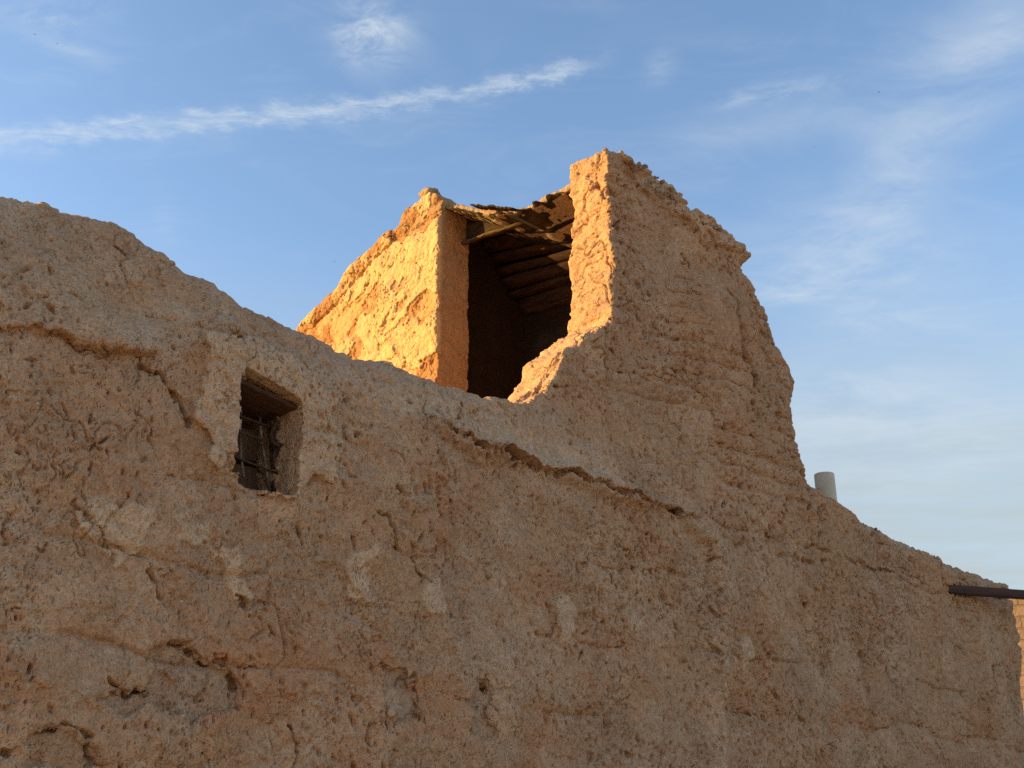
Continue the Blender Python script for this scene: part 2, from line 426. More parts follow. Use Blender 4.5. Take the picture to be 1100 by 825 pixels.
H -= 0.05 * sstep(ux(800, 470), ux(735, 470), UU) * sstep(0, 0.6, ZZ - zx(735, 549)) * (UU > u4 - 0.5)
# overhanging ledge and the hollow under it
lipamp = np.interp(Ux, [0, ux(30, 348), ux(60, 352), ux(155, 378), ux(175, 378), ux(450, 449), ux(470, 452), ux(530, 475), ux(660, 522), ux(690, 531), ux(735, 549), ux(760, 549)],
                   [0.015, 0.025, 0.05, 0.06, 0.0, 0.0, 0.014, 0.018, 0.016, 0.010, 0.008, 0.0])[:, None]
H -= lipamp * sstep(0.004, -0.012, S) * np.exp(np.minimum(S, 0) / 0.10)
H += 0.3 * lipamp * sstep(-0.004, 0.01, S) * np.exp(-above / 0.1)
# deep shadow gap beneath the ledge
gap = np.interp(Ux, [0, ux(60, 352), ux(90, 364), ux(150, 380), ux(160, 378), ux(452, 449), ux(505, 465), ux(560, 490), ux(610, 506), ux(665, 523), ux(680, 527)], [0.03, 0.05, 0.09, 0.09, 0, 0, 0.09, 0.14, 0.12, 0.09, 0.03])[:, None]
H += 0.012 * sstep(0, .03, S) * np.exp(-above / .16) * fb2(UU / .05, ZZ / .05, 34, 3, .6)
H -= gap * np.exp(-((S + 0.016) / 0.012) ** 2) * np.clip(0.6 + 1.0 * fb2(UU / 0.14, ZZ / 0.5, 33, 3), 0, 1.3)
# small putlog hole
ph = poly_sd(pts([(718, 544), (734, 544), (735, 550), (722, 551)]), UU, ZZ)
H -= 0.16 * sstep(0.006, -0.004, ph + 0.01 * fb2(UU / .05, ZZ / .05, 3, 2))
# fallen-plaster hollow in the middle of the wall
mid_poly = poly_sd(pts([(462, 452), (490, 468), (560, 496), (640, 522), (700, 540), (735, 556), (770, 580), (778, 640), (772, 720), (766, 850), (520, 850), (500, 700), (482, 600), (478, 520)]), warpu * .35 + UU * .65, warpz * .35 + ZZ * .65)
H -= 0.055 * sstep(0.03, -0.05, mid_poly)
ridge = line_dist(pts([(758, 575), (775, 590), (780, 640), (776, 700), (768, 760), (765, 850)]), warpu * .4 + UU * .6, ZZ)
H += 0.028 * np.exp(-(ridge / 0.06) ** 2)
# raised flange left of the hollow
rl = line_dist(pts([(470, 460), (474, 520), (483, 580)]), UU, ZZ)
H += 0.02 * np.exp(-(rl / 0.03) ** 2)
# right end: run-off groove under the beam, slit, pilaster
gr = line_dist(pts([(1028, 645), (1040, 690), (1047, 730), (1062, 790), (1066, 830)]), UU, ZZ)
H -= 0.05 * np.exp(-(gr / 0.10) ** 2)
sl = line_dist(pts([(1064, 717), (1070, 742)]), UU, ZZ)
H -= 0.10 * np.exp(-(sl / 0.018) ** 2)
H -= 0.04 * np.exp(-(line_dist(pts([(925, 690), (935, 720), (940, 760)]), UU, ZZ) / 0.06) ** 2)
# render skin round the window, proud of the wall, with ragged drips
skin = poly_sd(pts([(214, 362), (236, 358), (280, 366), (330, 386), (345, 402), (362, 432), (364, 470), (362, 520), (354, 533), (345, 520), (332, 512), (318, 535), (256, 522), (248, 495), (236, 505), (226, 498), (222, 470), (208, 460), (204, 430), (214, 400)]),
               UU + 0.035 * fb2(UU / .09, ZZ / .09, 41, 3), ZZ + 0.035 * fb2(UU / .09, ZZ / .09, 42, 3))
H += 0.036 * sstep(0.005, -0.012, skin)
patches = np.minimum.reduce([poly_sd(pts(L), UU + 0.05 * fb2(UU / .1, ZZ / .1, 43 + i, 3), ZZ + 0.05 * fb2(UU / .1, ZZ / .1, 53 + i, 3)) for i, L in enumerate([
    [(90, 545), (112, 538), (150, 542), (162, 565), (150, 590), (125, 606), (112, 590), (98, 575)],
    [(185, 565), (215, 560), (222, 585), (205, 595), (190, 588)],
    [(235, 585), (262, 590), (266, 630), (250, 640), (240, 625)],
    [(375, 600), (400, 590), (405, 640), (390, 655), (378, 640)],
    [(455, 622), (475, 615), (482, 655), (470, 668), (458, 655)],
    [(595, 648), (618, 640), (620, 680), (602, 690)],
    [(680, 655), (702, 660), (700, 678), (684, 676)],
    [(795, 675), (806, 680), (808, 710), (799, 712)]])])
H += 0.012 * sstep(0.003, -0.006, patches)
# missing skin showing the grey core
holes = np.minimum.reduce([poly_sd(pts(L), UU + 0.06 * fb2(UU / .12, ZZ / .12, 63 + i, 4), ZZ + 0.06 * fb2(UU / .12, ZZ / .12, 73 + i, 4)) for i, L in enumerate([
    [(172, 682), (190, 690), (215, 700), (250, 715), (256, 760), (230, 770), (190, 765), (170, 750), (178, 715)],
    [(112, 735), (140, 745), (165, 745), (165, 765), (115, 765)],
    [(20, 785), (60, 778), (95, 792), (100, 830), (20, 830)],
    [(405, 715), (440, 722), (446, 770), (405, 780)],
    [(495, 740), (530, 735), (538, 785), (500, 790)]])])
H -= 0.030 * sstep(0.004, -0.008, holes)
# courses laid by hand: soft joints about half a metre apart, every lift bulging a little
tw = sstep(0.05, 0.35, ZZ - zx(735, 549)) * sstep(U_D - 0.4, U_D + .2, UU)
zc = ZZ + 0.07 * fb2(UU / 0.6, ZZ / 0.9, 5, 4)
lift = 0.36
ph_ = zc / lift - np.floor(zc / lift)
H += (1 - tw) * (0.022 * (np.sqrt(np.clip(1 - (2 * ph_ - 1) ** 2, 0, 1)) - 0.75) * sstep(zx(200, 600), zx(200, 690), ZZ)
                 - 0.016 * np.exp(-((ph_ - 0.5 - 0.5 * np.sign(ph_ - 0.5)) / 0.035) ** 2) * sstep(0.05, 0.45, fb2(UU / 0.5, ZZ / 0.3, 6, 3)))
bh = 0.115
zb = ZZ + 0.03 * fb2(UU / 0.3, ZZ / 0.4, 7, 4)
pb = zb / bh - np.floor(zb / bh)
row = np.floor(zb / bh)
bl = UU / 0.3 + 0.5 * (row % 2); pbu = np.abs(bl - np.round(bl)) * 0.3
jz = np.minimum(pb, 1 - pb) * bh
jm = sstep(-0.4, 0.35, fb2(UU / 0.45, ZZ / 0.25, 8, 3))
H += tw * (-0.020 * np.exp(-(jz / 0.015) ** 2) * jm - 0.004 * np.exp(-(pbu / 0.016) ** 2) * jm
           + 0.008 * vn2(np.floor(bl + .5) * 1.7, row * 2.3, 9) * jm)
# uneven hand-smeared surface
fl = fb2(warpu / 0.42, warpz / 0.55, 11, 5)
H += 0.010 * sstep(0.05, 0.085, fl) - 0.010 * sstep(-0.28, -0.31, fl)
rough = sstep(-0.2, 0.35, fb2(UU / 0.6, ZZ / 0.6, 17, 3))
H += (0.003 + 0.004 * rough + 0.001 * tw) * fb2(UU / 0.085, ZZ / 0.095, 18, 3, 0.55)
# tower: rubble of mud and straw along its top
tt = np.array(sil_top[:8])
topz = np.interp(Ux, tt[:, 0], tt[:, 1], left=9, right=9)[:, None]
cop_h = np.interp(Ux, [tt[0, 0], tt[1, 0], tt[4, 0], tt[7, 0]], [0.02, 0.15, 0.17, 0.16])[:, None]
cop = sstep(cop_h + .015, cop_h - .015, topz - ZZ + 0.07 * fb2(UU / 0.16, ZZ / 0.16, 23, 3)) * (UU > U_D - 0.05) * (UU < tt[7, 0] + .1)
H += cop * (0.018 + 0.032 * np.abs(fb2(UU / 0.09, ZZ / 0.07, 26, 3)))
G = G + 0.02 * cop * fb2(UU / 0.08, ZZ / 0.3, 27, 3)

# rounding of the outer edge
kx = np.interp(Ux, [0, ux(330, 360), ux(480, 425), ux(540, 440), ux(560, 430), U_D - .05, ux(798, 280), ux(822, 320), ux(880, 535), ux(1072, 630), U_END],
               [0.26, 0.22, 0.16, 0.07, 0.03, 0.03, 0.05, 0.22, 0.20, 0.16, 0.12])[:, None].astype(np.float32)
G = G + 0.011 * fb2(UU / 0.16, ZZ / 0.16, 24, 5, .62)

# window: outer reveal, then the smaller deep opening
wo = poly_sd(pts([(255, 404), (272, 408), (300, 424), (323, 437), (321, 470), (318, 531), (290, 530), (256, 519)], -0.02), UU + 0.006 * fb2(UU / .06, ZZ / .06, 81, 3), ZZ + 0.008 * fb2(UU / .06, ZZ / .06, 82, 3))
DW = 0.14
wl = ux(255, 460)
wi_pts = [(wl - 0.02, zx(256, 424, DW) + .055), on_v(280, 430, DW), on_v(301, 442, DW), on_v(299, 490, DW), on_v(298, 528, DW), (wl - 0.02, zx(256, 521, DW) - .0)]
wi = poly_sd(wi_pts, UU, ZZ)

VBACK = np.where(UU > U_D - .02, 0.0, 0) + np.interp(Ux, [0, ux(480, 420), ux(560, 430), U_D, U_END], [0.62, 0.62, 0.54, 0.54, 0.55])[:, None] + 0.02 * fb2(UU / .2, ZZ / .2, 25, 3)

F = np.empty((len(Ux), len(Vx), len(Zx)), np.float32)
for j, v in enumerate(Vx):
    f = smax(-H - v, G, kx)
    f = np.maximum(f, v - VBACK)
    win = np.maximum(wo, v - DW)
    win = np.minimum(win, np.maximum(wi, v - 0.50))
    F[:, j, :] = np.maximum(f, -win)
band = np.nonzero(np.abs(F) < 0.06)
bu, bv, bz = Ux[band[0]], Vx[band[1]], Zx[band[2]]
keep = (bv < 0.56)
band = tuple(b[keep] for b in band); bu, bv, bz = bu[keep], bv[keep], bz[keep]
edge = np.exp(-(G[band[0], band[2]] / 0.09) ** 2)            # broken edges crumble more than flat faces
copb = cop[band[0], band[2]]
n3 = fb3(bu / 0.15, bv / 0.15, bz / 0.15, 1, 3) * (0.006 + 0.011 * edge * (1 - copb) + 0.012 * copb) + fb3(bu / 0.045, bv / 0.045, bz / 0.045, 5, 2, .6) * (0.003 + 0.004 * edge * (1 - copb) + 0.007 * copb)
F[band] += n3.astype(np.float32)
F[0] = F[-1] = 1; F[:, 0] = F[:, -1] = 1; F[:, :, 0] = F[:, :, -1] = 1
V, Q, (vi, vj, vk) = surface_nets(F, Ux, Vx, Zx)
del F

redm = sstep(-0.12, 0.12, fb2(warpu / 0.42, warpz / 0.30, 91, 4)) * sstep(zx(300, 600), zx(300, 700), ZZ) * 0.7 + 0.4 * sstep(.1, .4, fb2(UU / 0.4, ZZ / 0.3, 92, 4))
redm = np.maximum(redm, 0.35 * tw)
redm = np.maximum(redm, 0.9 * sstep(0.01, -0.03, poly_sd(pts([(428, 722), (492, 722), (492, 775), (430, 778)]), warpu * .5 + UU * .5, warpz * .5 + ZZ * .5)))
greym = np.maximum(sstep(0.01, -0.02, holes) * 0.9, 0.45 * sstep(0.05, 0.4, fb2(UU / 0.6, ZZ / 0.5, 93, 4)))
capm = sstep(-0.005, 0.015, S) * np.exp(-np.maximum(S - .12, 0) / 0.12) * np.interp(Ux, [0, ux(40, 350), ux(160, 378), ux(200, 380), ux(380, 430), ux(460, 450), ux(660, 520), ux(700, 530)], [0.3, .3, .5, 0.0, .4, .65, .65, 0])[:, None]
palem = np.maximum.reduce([0.7 * sstep(0.006, -0.012, skin), 0.85 * sstep(0.005, -0.01, patches), capm, 0.5 * np.exp(-(ridge / 0.10) ** 2), 0.55 * cop, 0.33 * sstep(0.1, 0.35, fb2(warpu / 0.22, warpz / 0.32, 94, 5))])
Uf = spaced(0.4, U_END, lambda u: 0.0042 + 0.0005 * max(0, u - 2))
Zf = np.arange(1.60, 6.0, 0.0048).astype(np.float32)
RELIEF = skin_relief(Uf, Zf, 200, 30000, .85)
# named cracks of the photograph
for L, dep, wd in (
    ([(182, 683), (196, 694), (204, 690), (214, 703), (226, 712), (240, 708), (252, 722), (256, 738)], 0.035, 0.013), ([(115, 733), (126, 742), (136, 749), (146, 744), (162, 748)], 0.04, 0.013),
    ([(40, 786), (70, 780), (92, 790), (100, 820)], 0.03, 0.012), ([(255, 640), (264, 652)], .03, .01), ([(430, 735), (446, 722), (450, 760)], .025, .009), ([(600, 650), (598, 690)], .02, .01),
    ([(155, 392), (172, 402), (188, 425), (200, 440), (203, 462)], 0.035, 0.012), ([(160, 612), (168, 628), (172, 645)], 0.04, 0.010),
    ([(412, 555), (420, 572), (424, 588)], 0.04, 0.011), ([(415, 558), (404, 548)], 0.03, 0.01),
    ([(440, 600), (452, 618), (460, 625)], 0.025, 0.01), ([(526, 735), (532, 752), (537, 765)], 0.045, 0.012), ([(519, 795), (518, 818)], 0.045, 0.012),
    ([(85, 545), (100, 565), (118, 588), (124, 604)], 0.02, 0.01), ([(4, 590), (6, 560), (18, 545)], 0.02, 0.008),
    ([(316, 778), (320, 800), (318, 825)], 0.03, 0.010), ([(470, 470), (478, 520), (485, 560)], 0.03, 0.012),
    ([(796, 352), (800, 385), (812, 415)], 0.06, 0.05), ([(676, 190), (684, 200)], 0.03, 0.02), ([(682, 232), (690, 224)], 0.07, 0.018), ([(660, 208), (680, 216)], 0.03, 0.012),
    ([(744, 266), (752, 285)], 0.04, 0.014), ([(780, 310), (790, 325), (792, 345)], 0.035, 0.02)):
    P_ = np.array(pts(L)); i0, i1 = np.searchsorted(Uf, [P_[:, 0].min() - .15, P_[:, 0].max() + .15]); j0, j1 = np.searchsorted(Zf, [P_[:, 1].min() - .15, P_[:, 1].max() + .15])
    a_, b_ = np.meshgrid(Uf[i0:i1], Zf[j0:j1], indexing='ij')
    dl = line_dist(P_, a_ + .02 * fb2(a_ / .06, b_ / .06, 401, 4), b_ + .02 * fb2(a_ / .06, b_ / .06, 402, 4))
    RELIEF[i0:i1, j0:j1] -= 1.4 * dep * np.exp(-(dl / (wd * .55 * (1 + .5 * fb2(a_ / .08, b_ / .08, 403, 2)))) ** 2)
def vat(A): return A[vi, vk]
front = (V[Q][:, :, 1].mean(1) < 0.47) & (V[Q][:, :, 2].mean(1) > 1.62)
ATT0 = {'red': vat(redm), 'grey': vat(greym), 'pale': vat(palem)}
V, Q, par = subdivide(V, Q, front)
ATT = {k: carry(a, par) for k, a in ATT0.items()}
N = vnormals(V, Q)
facing = sstep(.2, .6, -N[:, 1]) * sstep(.0, .06, sample2(poly_sd(pts([(255, 404), (323, 437), (318, 531), (256, 519)]), UU, ZZ), Ux, Zx, V[:, 0], V[:, 2]) + .02)
off = facing * sample2(RELIEF, Uf, Zf, V[:, 0], V[:, 2]) * sstep(1.62, 1.75, V[:, 2])
side = (1 - facing) * (V[:, 1] < .6) * (V[:, 2] > 1.7)
sel = np.nonzero(side > .02)[0]
p = V[sel]
q3 = fb3(p[:, 0] / .26, p[:, 1] / .26, p[:, 2] / .12, 41, 4, .55)
off[sel] += side[sel] * (.003 * fb3(p[:, 0] / .05, p[:, 1] / .05, p[:, 2] / .05, 31, 3, .6) + .010 * sstep(.10, .13, q3) - .010 * sstep(-.2, -.23, q3) - .026 * np.exp(-(np.abs(fb3(p[:, 0] / .22, p[:, 1] / .22, p[:, 2] / .3, 45, 3)) / .03) ** 2))
V = V + N * off[:, None]
ATT_OLD = {'red': vat(redm), 'grey': vat(greym), 'pale': vat(palem)}
# which faces belong to the tower: above the ledge line, right of the broken step
fc = V[Q].mean(1)
bline = np.array(pts([(536, 436), (545, 446), (575, 470), (610, 492), (650, 512), (690, 530), (735, 547), (780, 545), (830, 538), (880, 533)]))
bz_ = np.interp(fc[:, 0], bline[:, 0], bline[:, 1], left=99, right=99) + 0.02 * vn2(fc[:, 0] / .08, fc[:, 2] / .3, 3)
is_t = (fc[:, 2] > bz_)
iu = np.clip(np.searchsorted(Ux, fc[:, 0]), 0, len(Ux) - 1); iz = np.clip(np.searchsorted(Zx, fc[:, 2]), 0, len(Zx) - 1)
is_c = is_t & (cop[iu, iz] > 0.5)

mud_wall = thing("mud_wall", "long weathered brown mud wall with small barred window, crest sloping down to the right", "wall")
Vs, Qs, used = sub_mesh(V, Q, ~is_t)
make_mesh("wall_body", Vs, Qs, MUD, {k: a[used] for k, a in ATT.items()}, parent=mud_wall)
tower = thing("stair_tower", "roofless looking mud stair tower with a dark open doorway, rising above the brown wall", "stair tower")
tower["label"] = "crumbling mud stair tower with sunlit orange front and dark open doorway, rising behind the wall"
Vs, Qs, used = sub_mesh(V, Q, is_t & ~is_c)
make_mesh("side_wall", Vs, Qs, MUD, {k: a[used] for k, a in ATT.items()}, parent=tower)
Vs, Qs, used = sub_mesh(V, Q, is_c)
cp = make_mesh("rubble_coping", Vs, Qs, MUD, {k: a[used] for k, a in ATT.items()}, parent=tower)
cp["label"] = "lumpy band of mud rubble and straw along the tower top"
del V, Q

# ------------------------------------------------------------------ small builders
def tube(name, P, r, m, parent=None, n=10, cap=True, jitter=0.0, squash=1.0):
    P = [Vector(p) for p in P]
    bm = bmesh.new(); rings = []
    for i, p in enumerate(P):
        t = (P[min(i + 1, len(P) - 1)] - P[max(i - 1, 0)]).normalized()
        a = Vector((0, 0, 1)) if abs(t.z) < 0.9 else Vector((1, 0, 0))
        x = t.cross(a).normalized(); y = x.cross(t).normalized()
        ri = r[i] if isinstance(r, (list, tuple)) else r
        rings.append([bm.verts.new(p + (x * math.cos(k * 2 * math.pi / n) + y * squash * math.sin(k * 2 * math.pi / n)) * ri * (1 + random.uniform(-jitter, jitter))) for k in range(n)])
    for A, B in zip(rings[:-1], rings[1:]):
        for k in range(n):
            bm.faces.new((A[k], A[(k + 1) % n], B[(k + 1) % n], B[k]))
    if cap:
        bm.faces.new(rings[0][::-1]); bm.faces.new(rings[-1])
    bm.normal_update()
    me = bpy.data.meshes.new(name); bm.to_mesh(me); bm.free()
    for p in me.polygons: p.use_smooth = len(p.vertices) == 4
    me.materials.append(m)
    o = bpy.data.objects.new(name, me); COL.objects.link(o)
    if parent: o.parent = parent
    return o

def box_obj(name, u0, u1, v0, v1, z0, z1, m, parent, bevel=0.006, warp=0.004, cuts=6):
    bm = bmesh.new(); bmesh.ops.create_cube(bm, size=1)
    for v in bm.verts:
        v.co = ((u0 + u1) / 2 + v.co.x * (u1 - u0), (v0 + v1) / 2 + v.co.y * (v1 - v0), (z0 + z1) / 2 + v.co.z * (z1 - z0))
    if bevel: bmesh.ops.bevel(bm, geom=bm.edges[:], offset=bevel, segments=2, affect='EDGES')
    if cuts:
        bmesh.ops.subdivide_edges(bm, edges=[e for e in bm.edges if e.calc_length() > 0.08], cuts=cuts, use_grid_fill=True)
        for v in bm.verts:
            v.co += Vector((random.uniform(-1, 1), random.uniform(-1, 1), random.uniform(-1, 1))) * warp
    bmesh.ops.recalc_face_normals(bm, faces=bm.faces)
    me = bpy.data.meshes.new(name); bm.to_mesh(me); bm.free()
    me.materials.append(m)
    o = bpy.data.objects.new(name, me); COL.objects.link(o); o.parent = parent
    return o

# ------------------------------------------------------------------ tower front wall left of the doorway (sunlit), seen across the wall
jv, jz_top = on_u(474, 212, U_D)
jt = on_v(504, 300, jv)[0] - U_D                           # thickness shown by the shaded jamb
fp = [on_u(x, y, U_D) for x, y in [(476, 214), (470, 209), (462, 208), (455, 209), (447, 219), (438, 223), (430, 240), (420, 249), (405, 262), (395, 273), (378, 290), (362, 308), (345, 325), (330, 341), (322, 349), (300, 372)]]
fpoly = [(jv, fp[0][1])] + fp[1:] + [(fp[-1][0] + .6, fp[-1][1] - .9), (fp[-1][0] + .6, -0.1), (jv, -0.1)]
Az = np.concatenate([np.linspace(-0.1, 3.2, 20)[:-1], np.arange(3.2, fp[3][1] + 0.15, 0.0095)]).astype(np.float32)
Av = np.concatenate([np.arange(jv - 0.08, fp[-1][0] + .1, 0.0105), np.linspace(fp[-1][0] + .12, fp[-1][0] + .75, 14)]).astype(np.float32)
Au = np.concatenate([np.arange(U_D - 0.10, U_D + 0.12, 0.0105), np.linspace(U_D + .135, U_D + jt + .10, 22)]).astype(np.float32)
VV, Z2 = np.meshgrid(Av, Az, indexing='ij')
wv = VV + .06 * fb2(VV / .25, Z2 / .25, 101, 3); wz = Z2 + .06 * fb2(VV / .25, Z2 / .25, 102, 3)
HF = 0.02 * fb2(VV / .8, Z2 / .8, 103, 3) + 0.010 * fb2(VV / .22, Z2 / .22, 104, 4)
fk = fb2(wv / .34, wz / .30, 105, 5); HF += 0.014 * sstep(.06, .10, fk) - 0.012 * sstep(-.22, -.25, fk)
fk2 = 0.5 * fb2(wv / .13, wz / .11, 106, 5); HF += 0.008 * sstep(.16, .2, fk2) - 0.007 * sstep(-.26, -.29, fk2)
HF -= 0.018 * np.exp(-(np.abs(fb2(wv / .26, wz / .2, 107, 4)) / .022) ** 2) * sstep(0, .4, fb2(VV / .6, Z2 / .6, 108, 3))
HF += 0.003 * fb2(VV / .06, Z2 / .06, 109, 3, .6)
GF = poly_sd(fpoly, VV, Z2)
# a thicker rounded weathering along the sloping top
tl = line_dist([on_u(x, y, U_D) for x, y in [(447, 226), (430, 246), (405, 270), (378, 298), (345, 333), (320, 358)]], VV + .03 * fb2(VV / .15, Z2 / .15, 110, 3), Z2)
HF += 0.035 * np.exp(-(tl / 0.055) ** 2)
HF -= 0.03 * np.exp(-((line_dist([on_u(x, y, U_D) for x, y in [(420, 266), (400, 287), (370, 318), (340, 347)]], VV, Z2)) / 0.016) ** 2)
GF = GF + 0.012 * fb2(VV / .09, Z2 / .09, 111, 4) * sstep(0, .12, VV - jv)
jn = (0.016 * fb2(Z2 / .35, VV * 0 + 3, 112, 5, .6)) * np.exp(-((VV - jv) / .06) ** 2)
F = np.empty((len(Au), len(Av), len(Az)), np.float32)
for i, u in enumerate(Au):
    f = smax(U_D - HF - u, GF + jn * 1, 0.035)
    f = np.maximum(f, u - (U_D + jt))
    F[i] = f
bnd = np.nonzero(np.abs(F) < .05); a, b, c = Au[bnd[0]], Av[bnd[1]], Az[bnd[2]]
inner = sstep(U_D + .03, U_D + .1, a) * np.exp(-((b - jv) / .05) ** 2)      # the jamb face is smoothly rendered
eg = np.exp(-(GF[bnd[1], bnd[2]] / .07) ** 2) * (1 - np.exp(-((b - jv) / .06) ** 2))
F[bnd] += fb3(a / .12, b / .12, c / .12, 11, 3) * (.004 + .014 * eg) + fb3(a / .04, b / .04, c / .04, 15, 2) * (.0022 + .006 * eg)
F[0] = F[-1] = 1; F[:, 0] = F[:, -1] = 1; F[:, :, 0] = F[:, :, -1] = 1
V, Q, (vi, vj, vk) = surface_nets(F, Au, Av, Az)
pf = np.maximum(0.75 * sstep(.0, .12, fk), 0.5 * sstep(.1, .3, fb2(VV / .3, Z2 / .3, 113, 4)))[vj, vk]
rf = (0.8 * sstep(-.12, -.26, fk) + .45 * sstep(.1, .4, fb2(VV / .35, Z2 / .3, 114, 4)))[vj, vk]
gf = 0.3 * sstep(.1, .4, fb2(VV / .4, Z2 / .3, 115, 3))[vj, vk]
jm_ = np.clip(1 - (V[:, 0] - U_D - .01) / .03, 0, 1); rf = rf * (.15 + .85 * jm_); pf = pf * (.1 + .9 * jm_)
RELF = skin_relief(np.arange(Av[0], Av[-1], .0052), np.arange(3.2, Az[-1] + .01, .0052), 300, 1500, 1.0, .8)
V, Q, par = subdivide(V, Q, V[Q][:, :, 2].mean(1) > 3.25)
rf, pf, gf = (carry(a, par) for a in (rf, pf, gf))
N = vnormals(V, Q)
fc_ = sstep(.35, .8, -N[:, 0])
V = V + N * (fc_ * sstep(3.25, 3.4, V[:, 2]) * sample2(RELF, np.arange(Av[0], Av[-1], .0052), np.arange(3.2, Az[-1] + .01, .0052), V[:, 1], V[:, 2]))[:, None]
V = V + N * ((1 - fc_) * .003 * fb3(V[:, 0] / .05, V[:, 1] / .05, V[:, 2] / .05, 33, 3, .6) * (V[:, 2] > 3.3))[:, None]
fw = make_mesh("front_wall", V, Q, MUD_FRONT, {'red': rf, 'pale': pf, 'grey': gf}, parent=tower)
fw["label"] = "sunlit orange wedge of flaking mud render left of the doorway"
del F

# a loose lump on the top corner
def lump(name, c, r, m, parent=None, seed=0, sq=(1, 1, 1)):
    bm = bmesh.new(); bmesh.ops.create_icosphere(bm, subdivisions=4, radius=1)
    A = np.array([v.co[:] for v in bm.verts])
    n = fb3(A[:, 0] * 1.1, A[:, 1] * 1.1, A[:, 2] * 1.1, seed, 4) * .38
    for v, k in zip(bm.verts, n):
        d = v.co * (1 + k)
        v.co = Vector((c[0] + d.x * r * sq[0], c[1] + d.y * r * sq[1], c[2] + d.z * r * sq[2]))
    me = bpy.data.meshes.new(name); bm.to_mesh(me); bm.free()
    for p in me.polygons: p.use_smooth = True
    me.materials.append(m)
    o = bpy.data.objects.new(name, me); COL.objects.link(o)
    if parent: o.parent = parent
    return o
lv, lz = on_u(459, 208, U_D + .05)

bm = bmesh.new(); r_c = np.random.RandomState(5)
tp = np.array(sil_top[:7])
for k in range(130):
    u = r_c.uniform(tp[0, 0] + .02, tp[-1, 0] + .02); zt = float(np.interp(u, tp[:, 0], tp[:, 1]))
    onf = r_c.uniform() < .6
    d = r_c.uniform(0.0, .15) if onf else 0
    v = (.115 - .05 * r_c.uniform()) if onf else r_c.uniform(.10, .45)
    r = r_c.uniform(.008, .017) * (1.5 if r_c.uniform() < .12 else 1)
    g = bmesh.ops.create_icosphere(bm, subdivisions=2, radius=1)
    A = np.array([q.co[:] for q in g['verts']]); n = fb3(A[:, 0] * 1.3 + k, A[:, 1] * 1.3, A[:, 2] * 1.3, 3, 2) * .45
    M = Matrix.Translation((u, v, zt - d - .028)) @ Matrix.Rotation(r_c.uniform(0, 6), 4, Vector(r_c.normal(size=3)).normalized()) @ Matrix.Diagonal((r * r_c.uniform(.8, 1.6), r * r_c.uniform(.7, 1.1), r * r_c.uniform(.6, 1.0), 1))
    for q, w_ in zip(g['verts'], n): q.co = M @ (q.co * (1 + w_))
me = bpy.data.meshes.new("rubble"); bm.to_mesh(me); bm.free(); me.materials.append(MUD_ROOF)
rb_ = bpy.data.objects.new("rubble", me); COL.objects.link(rb_); rb_.parent = tower; rb_["kind"] = "stuff"

# ------------------------------------------------------------------ tower roof: sagging mud slab on poles
su, sz = sil_top[6]
slope = (sz - sil_edge[-1][1]) / (su - sil_edge[-1][0])
slope_c = -0.08
redge = [on_u(x, y, U_D) for x, y in [(606, 191), (590, 199), (575, 206), (560, 214), (548, 221), (535, 219), (520, 222), (505, 220), (488, 216), (470, 214)]]
rv = np.array([p[0] for p in redge]); rz = np.array([p[1] for p in redge])
Rv = np.arange(0.42, jv + 0.55, 0.0105).astype(np.float32)
Ru = np.concatenate([np.arange(U_D - 0.12, U_D + .35, 0.0105), np.linspace(U_D + .37, U_D + 1.25, 28)]).astype(np.float32)
zmin, zmax = rz.min() + slope_c * 1.8 - .3, rz.max() + .12
Rz = np.arange(zmin, zmax, 0.0105).astype(np.float32)
Rz = np.concatenate([np.arange(zmin, rz.min() - .45, .03), np.arange(rz.min() - .45, zmax, .0095)]).astype(np.float32)
R_U, R_V = np.meshgrid(Ru, Rv, indexing='ij')
top = np.interp(Rv, rv, rz)[None, :] + slope_c * (R_U - U_D) + .010 * fb2(R_U / .2, R_V / .2, 121, 4)
thk = 0.050 + .008 * fb2(R_U / .3, R_V / .25, 122, 3)
fe = U_D + 0.07 + .03 * fb2(R_V / .16, R_V * 0 + 2, 123, 4) + -.02 * sstep(.2, .0, np.abs(R_V - on_u(545, 222, U_D)[0]))
F = np.empty((len(Ru), len(Rv), len(Rz)), np.float32)
for k, z in enumerate(Rz):
    f = smax(np.maximum(z - top, top - thk - z), fe - R_U, .008)
    f = np.maximum(f, R_U - (U_D + 1.15)); f = np.maximum(f, .45 - R_V); f = np.maximum(f, R_V - (jv + .45))
    F[:, :, k] = f
bnd = np.nonzero(np.abs(F) < .05); a, b, c = Ru[bnd[0]], Rv[bnd[1]], Rz[bnd[2]]
eg = np.exp(-((a - U_D) / .15) ** 2)
F[bnd] += fb3(a / .12, b / .12, c / .09, 21, 3) * (.004 + .005 * eg) + fb3(a / .04, b / .04, c / .03, 25, 2) * (.004 + .006 * eg)
F[0] = F[-1] = 1; F[:, 0] = F[:, -1] = 1; F[:, :, 0] = F[:, :, -1] = 1
V, Q, _ = surface_nets(F, Ru, Rv, Rz)
roof = make_mesh("roof", V, Q, MUD_ROOF, parent=tower)
del F
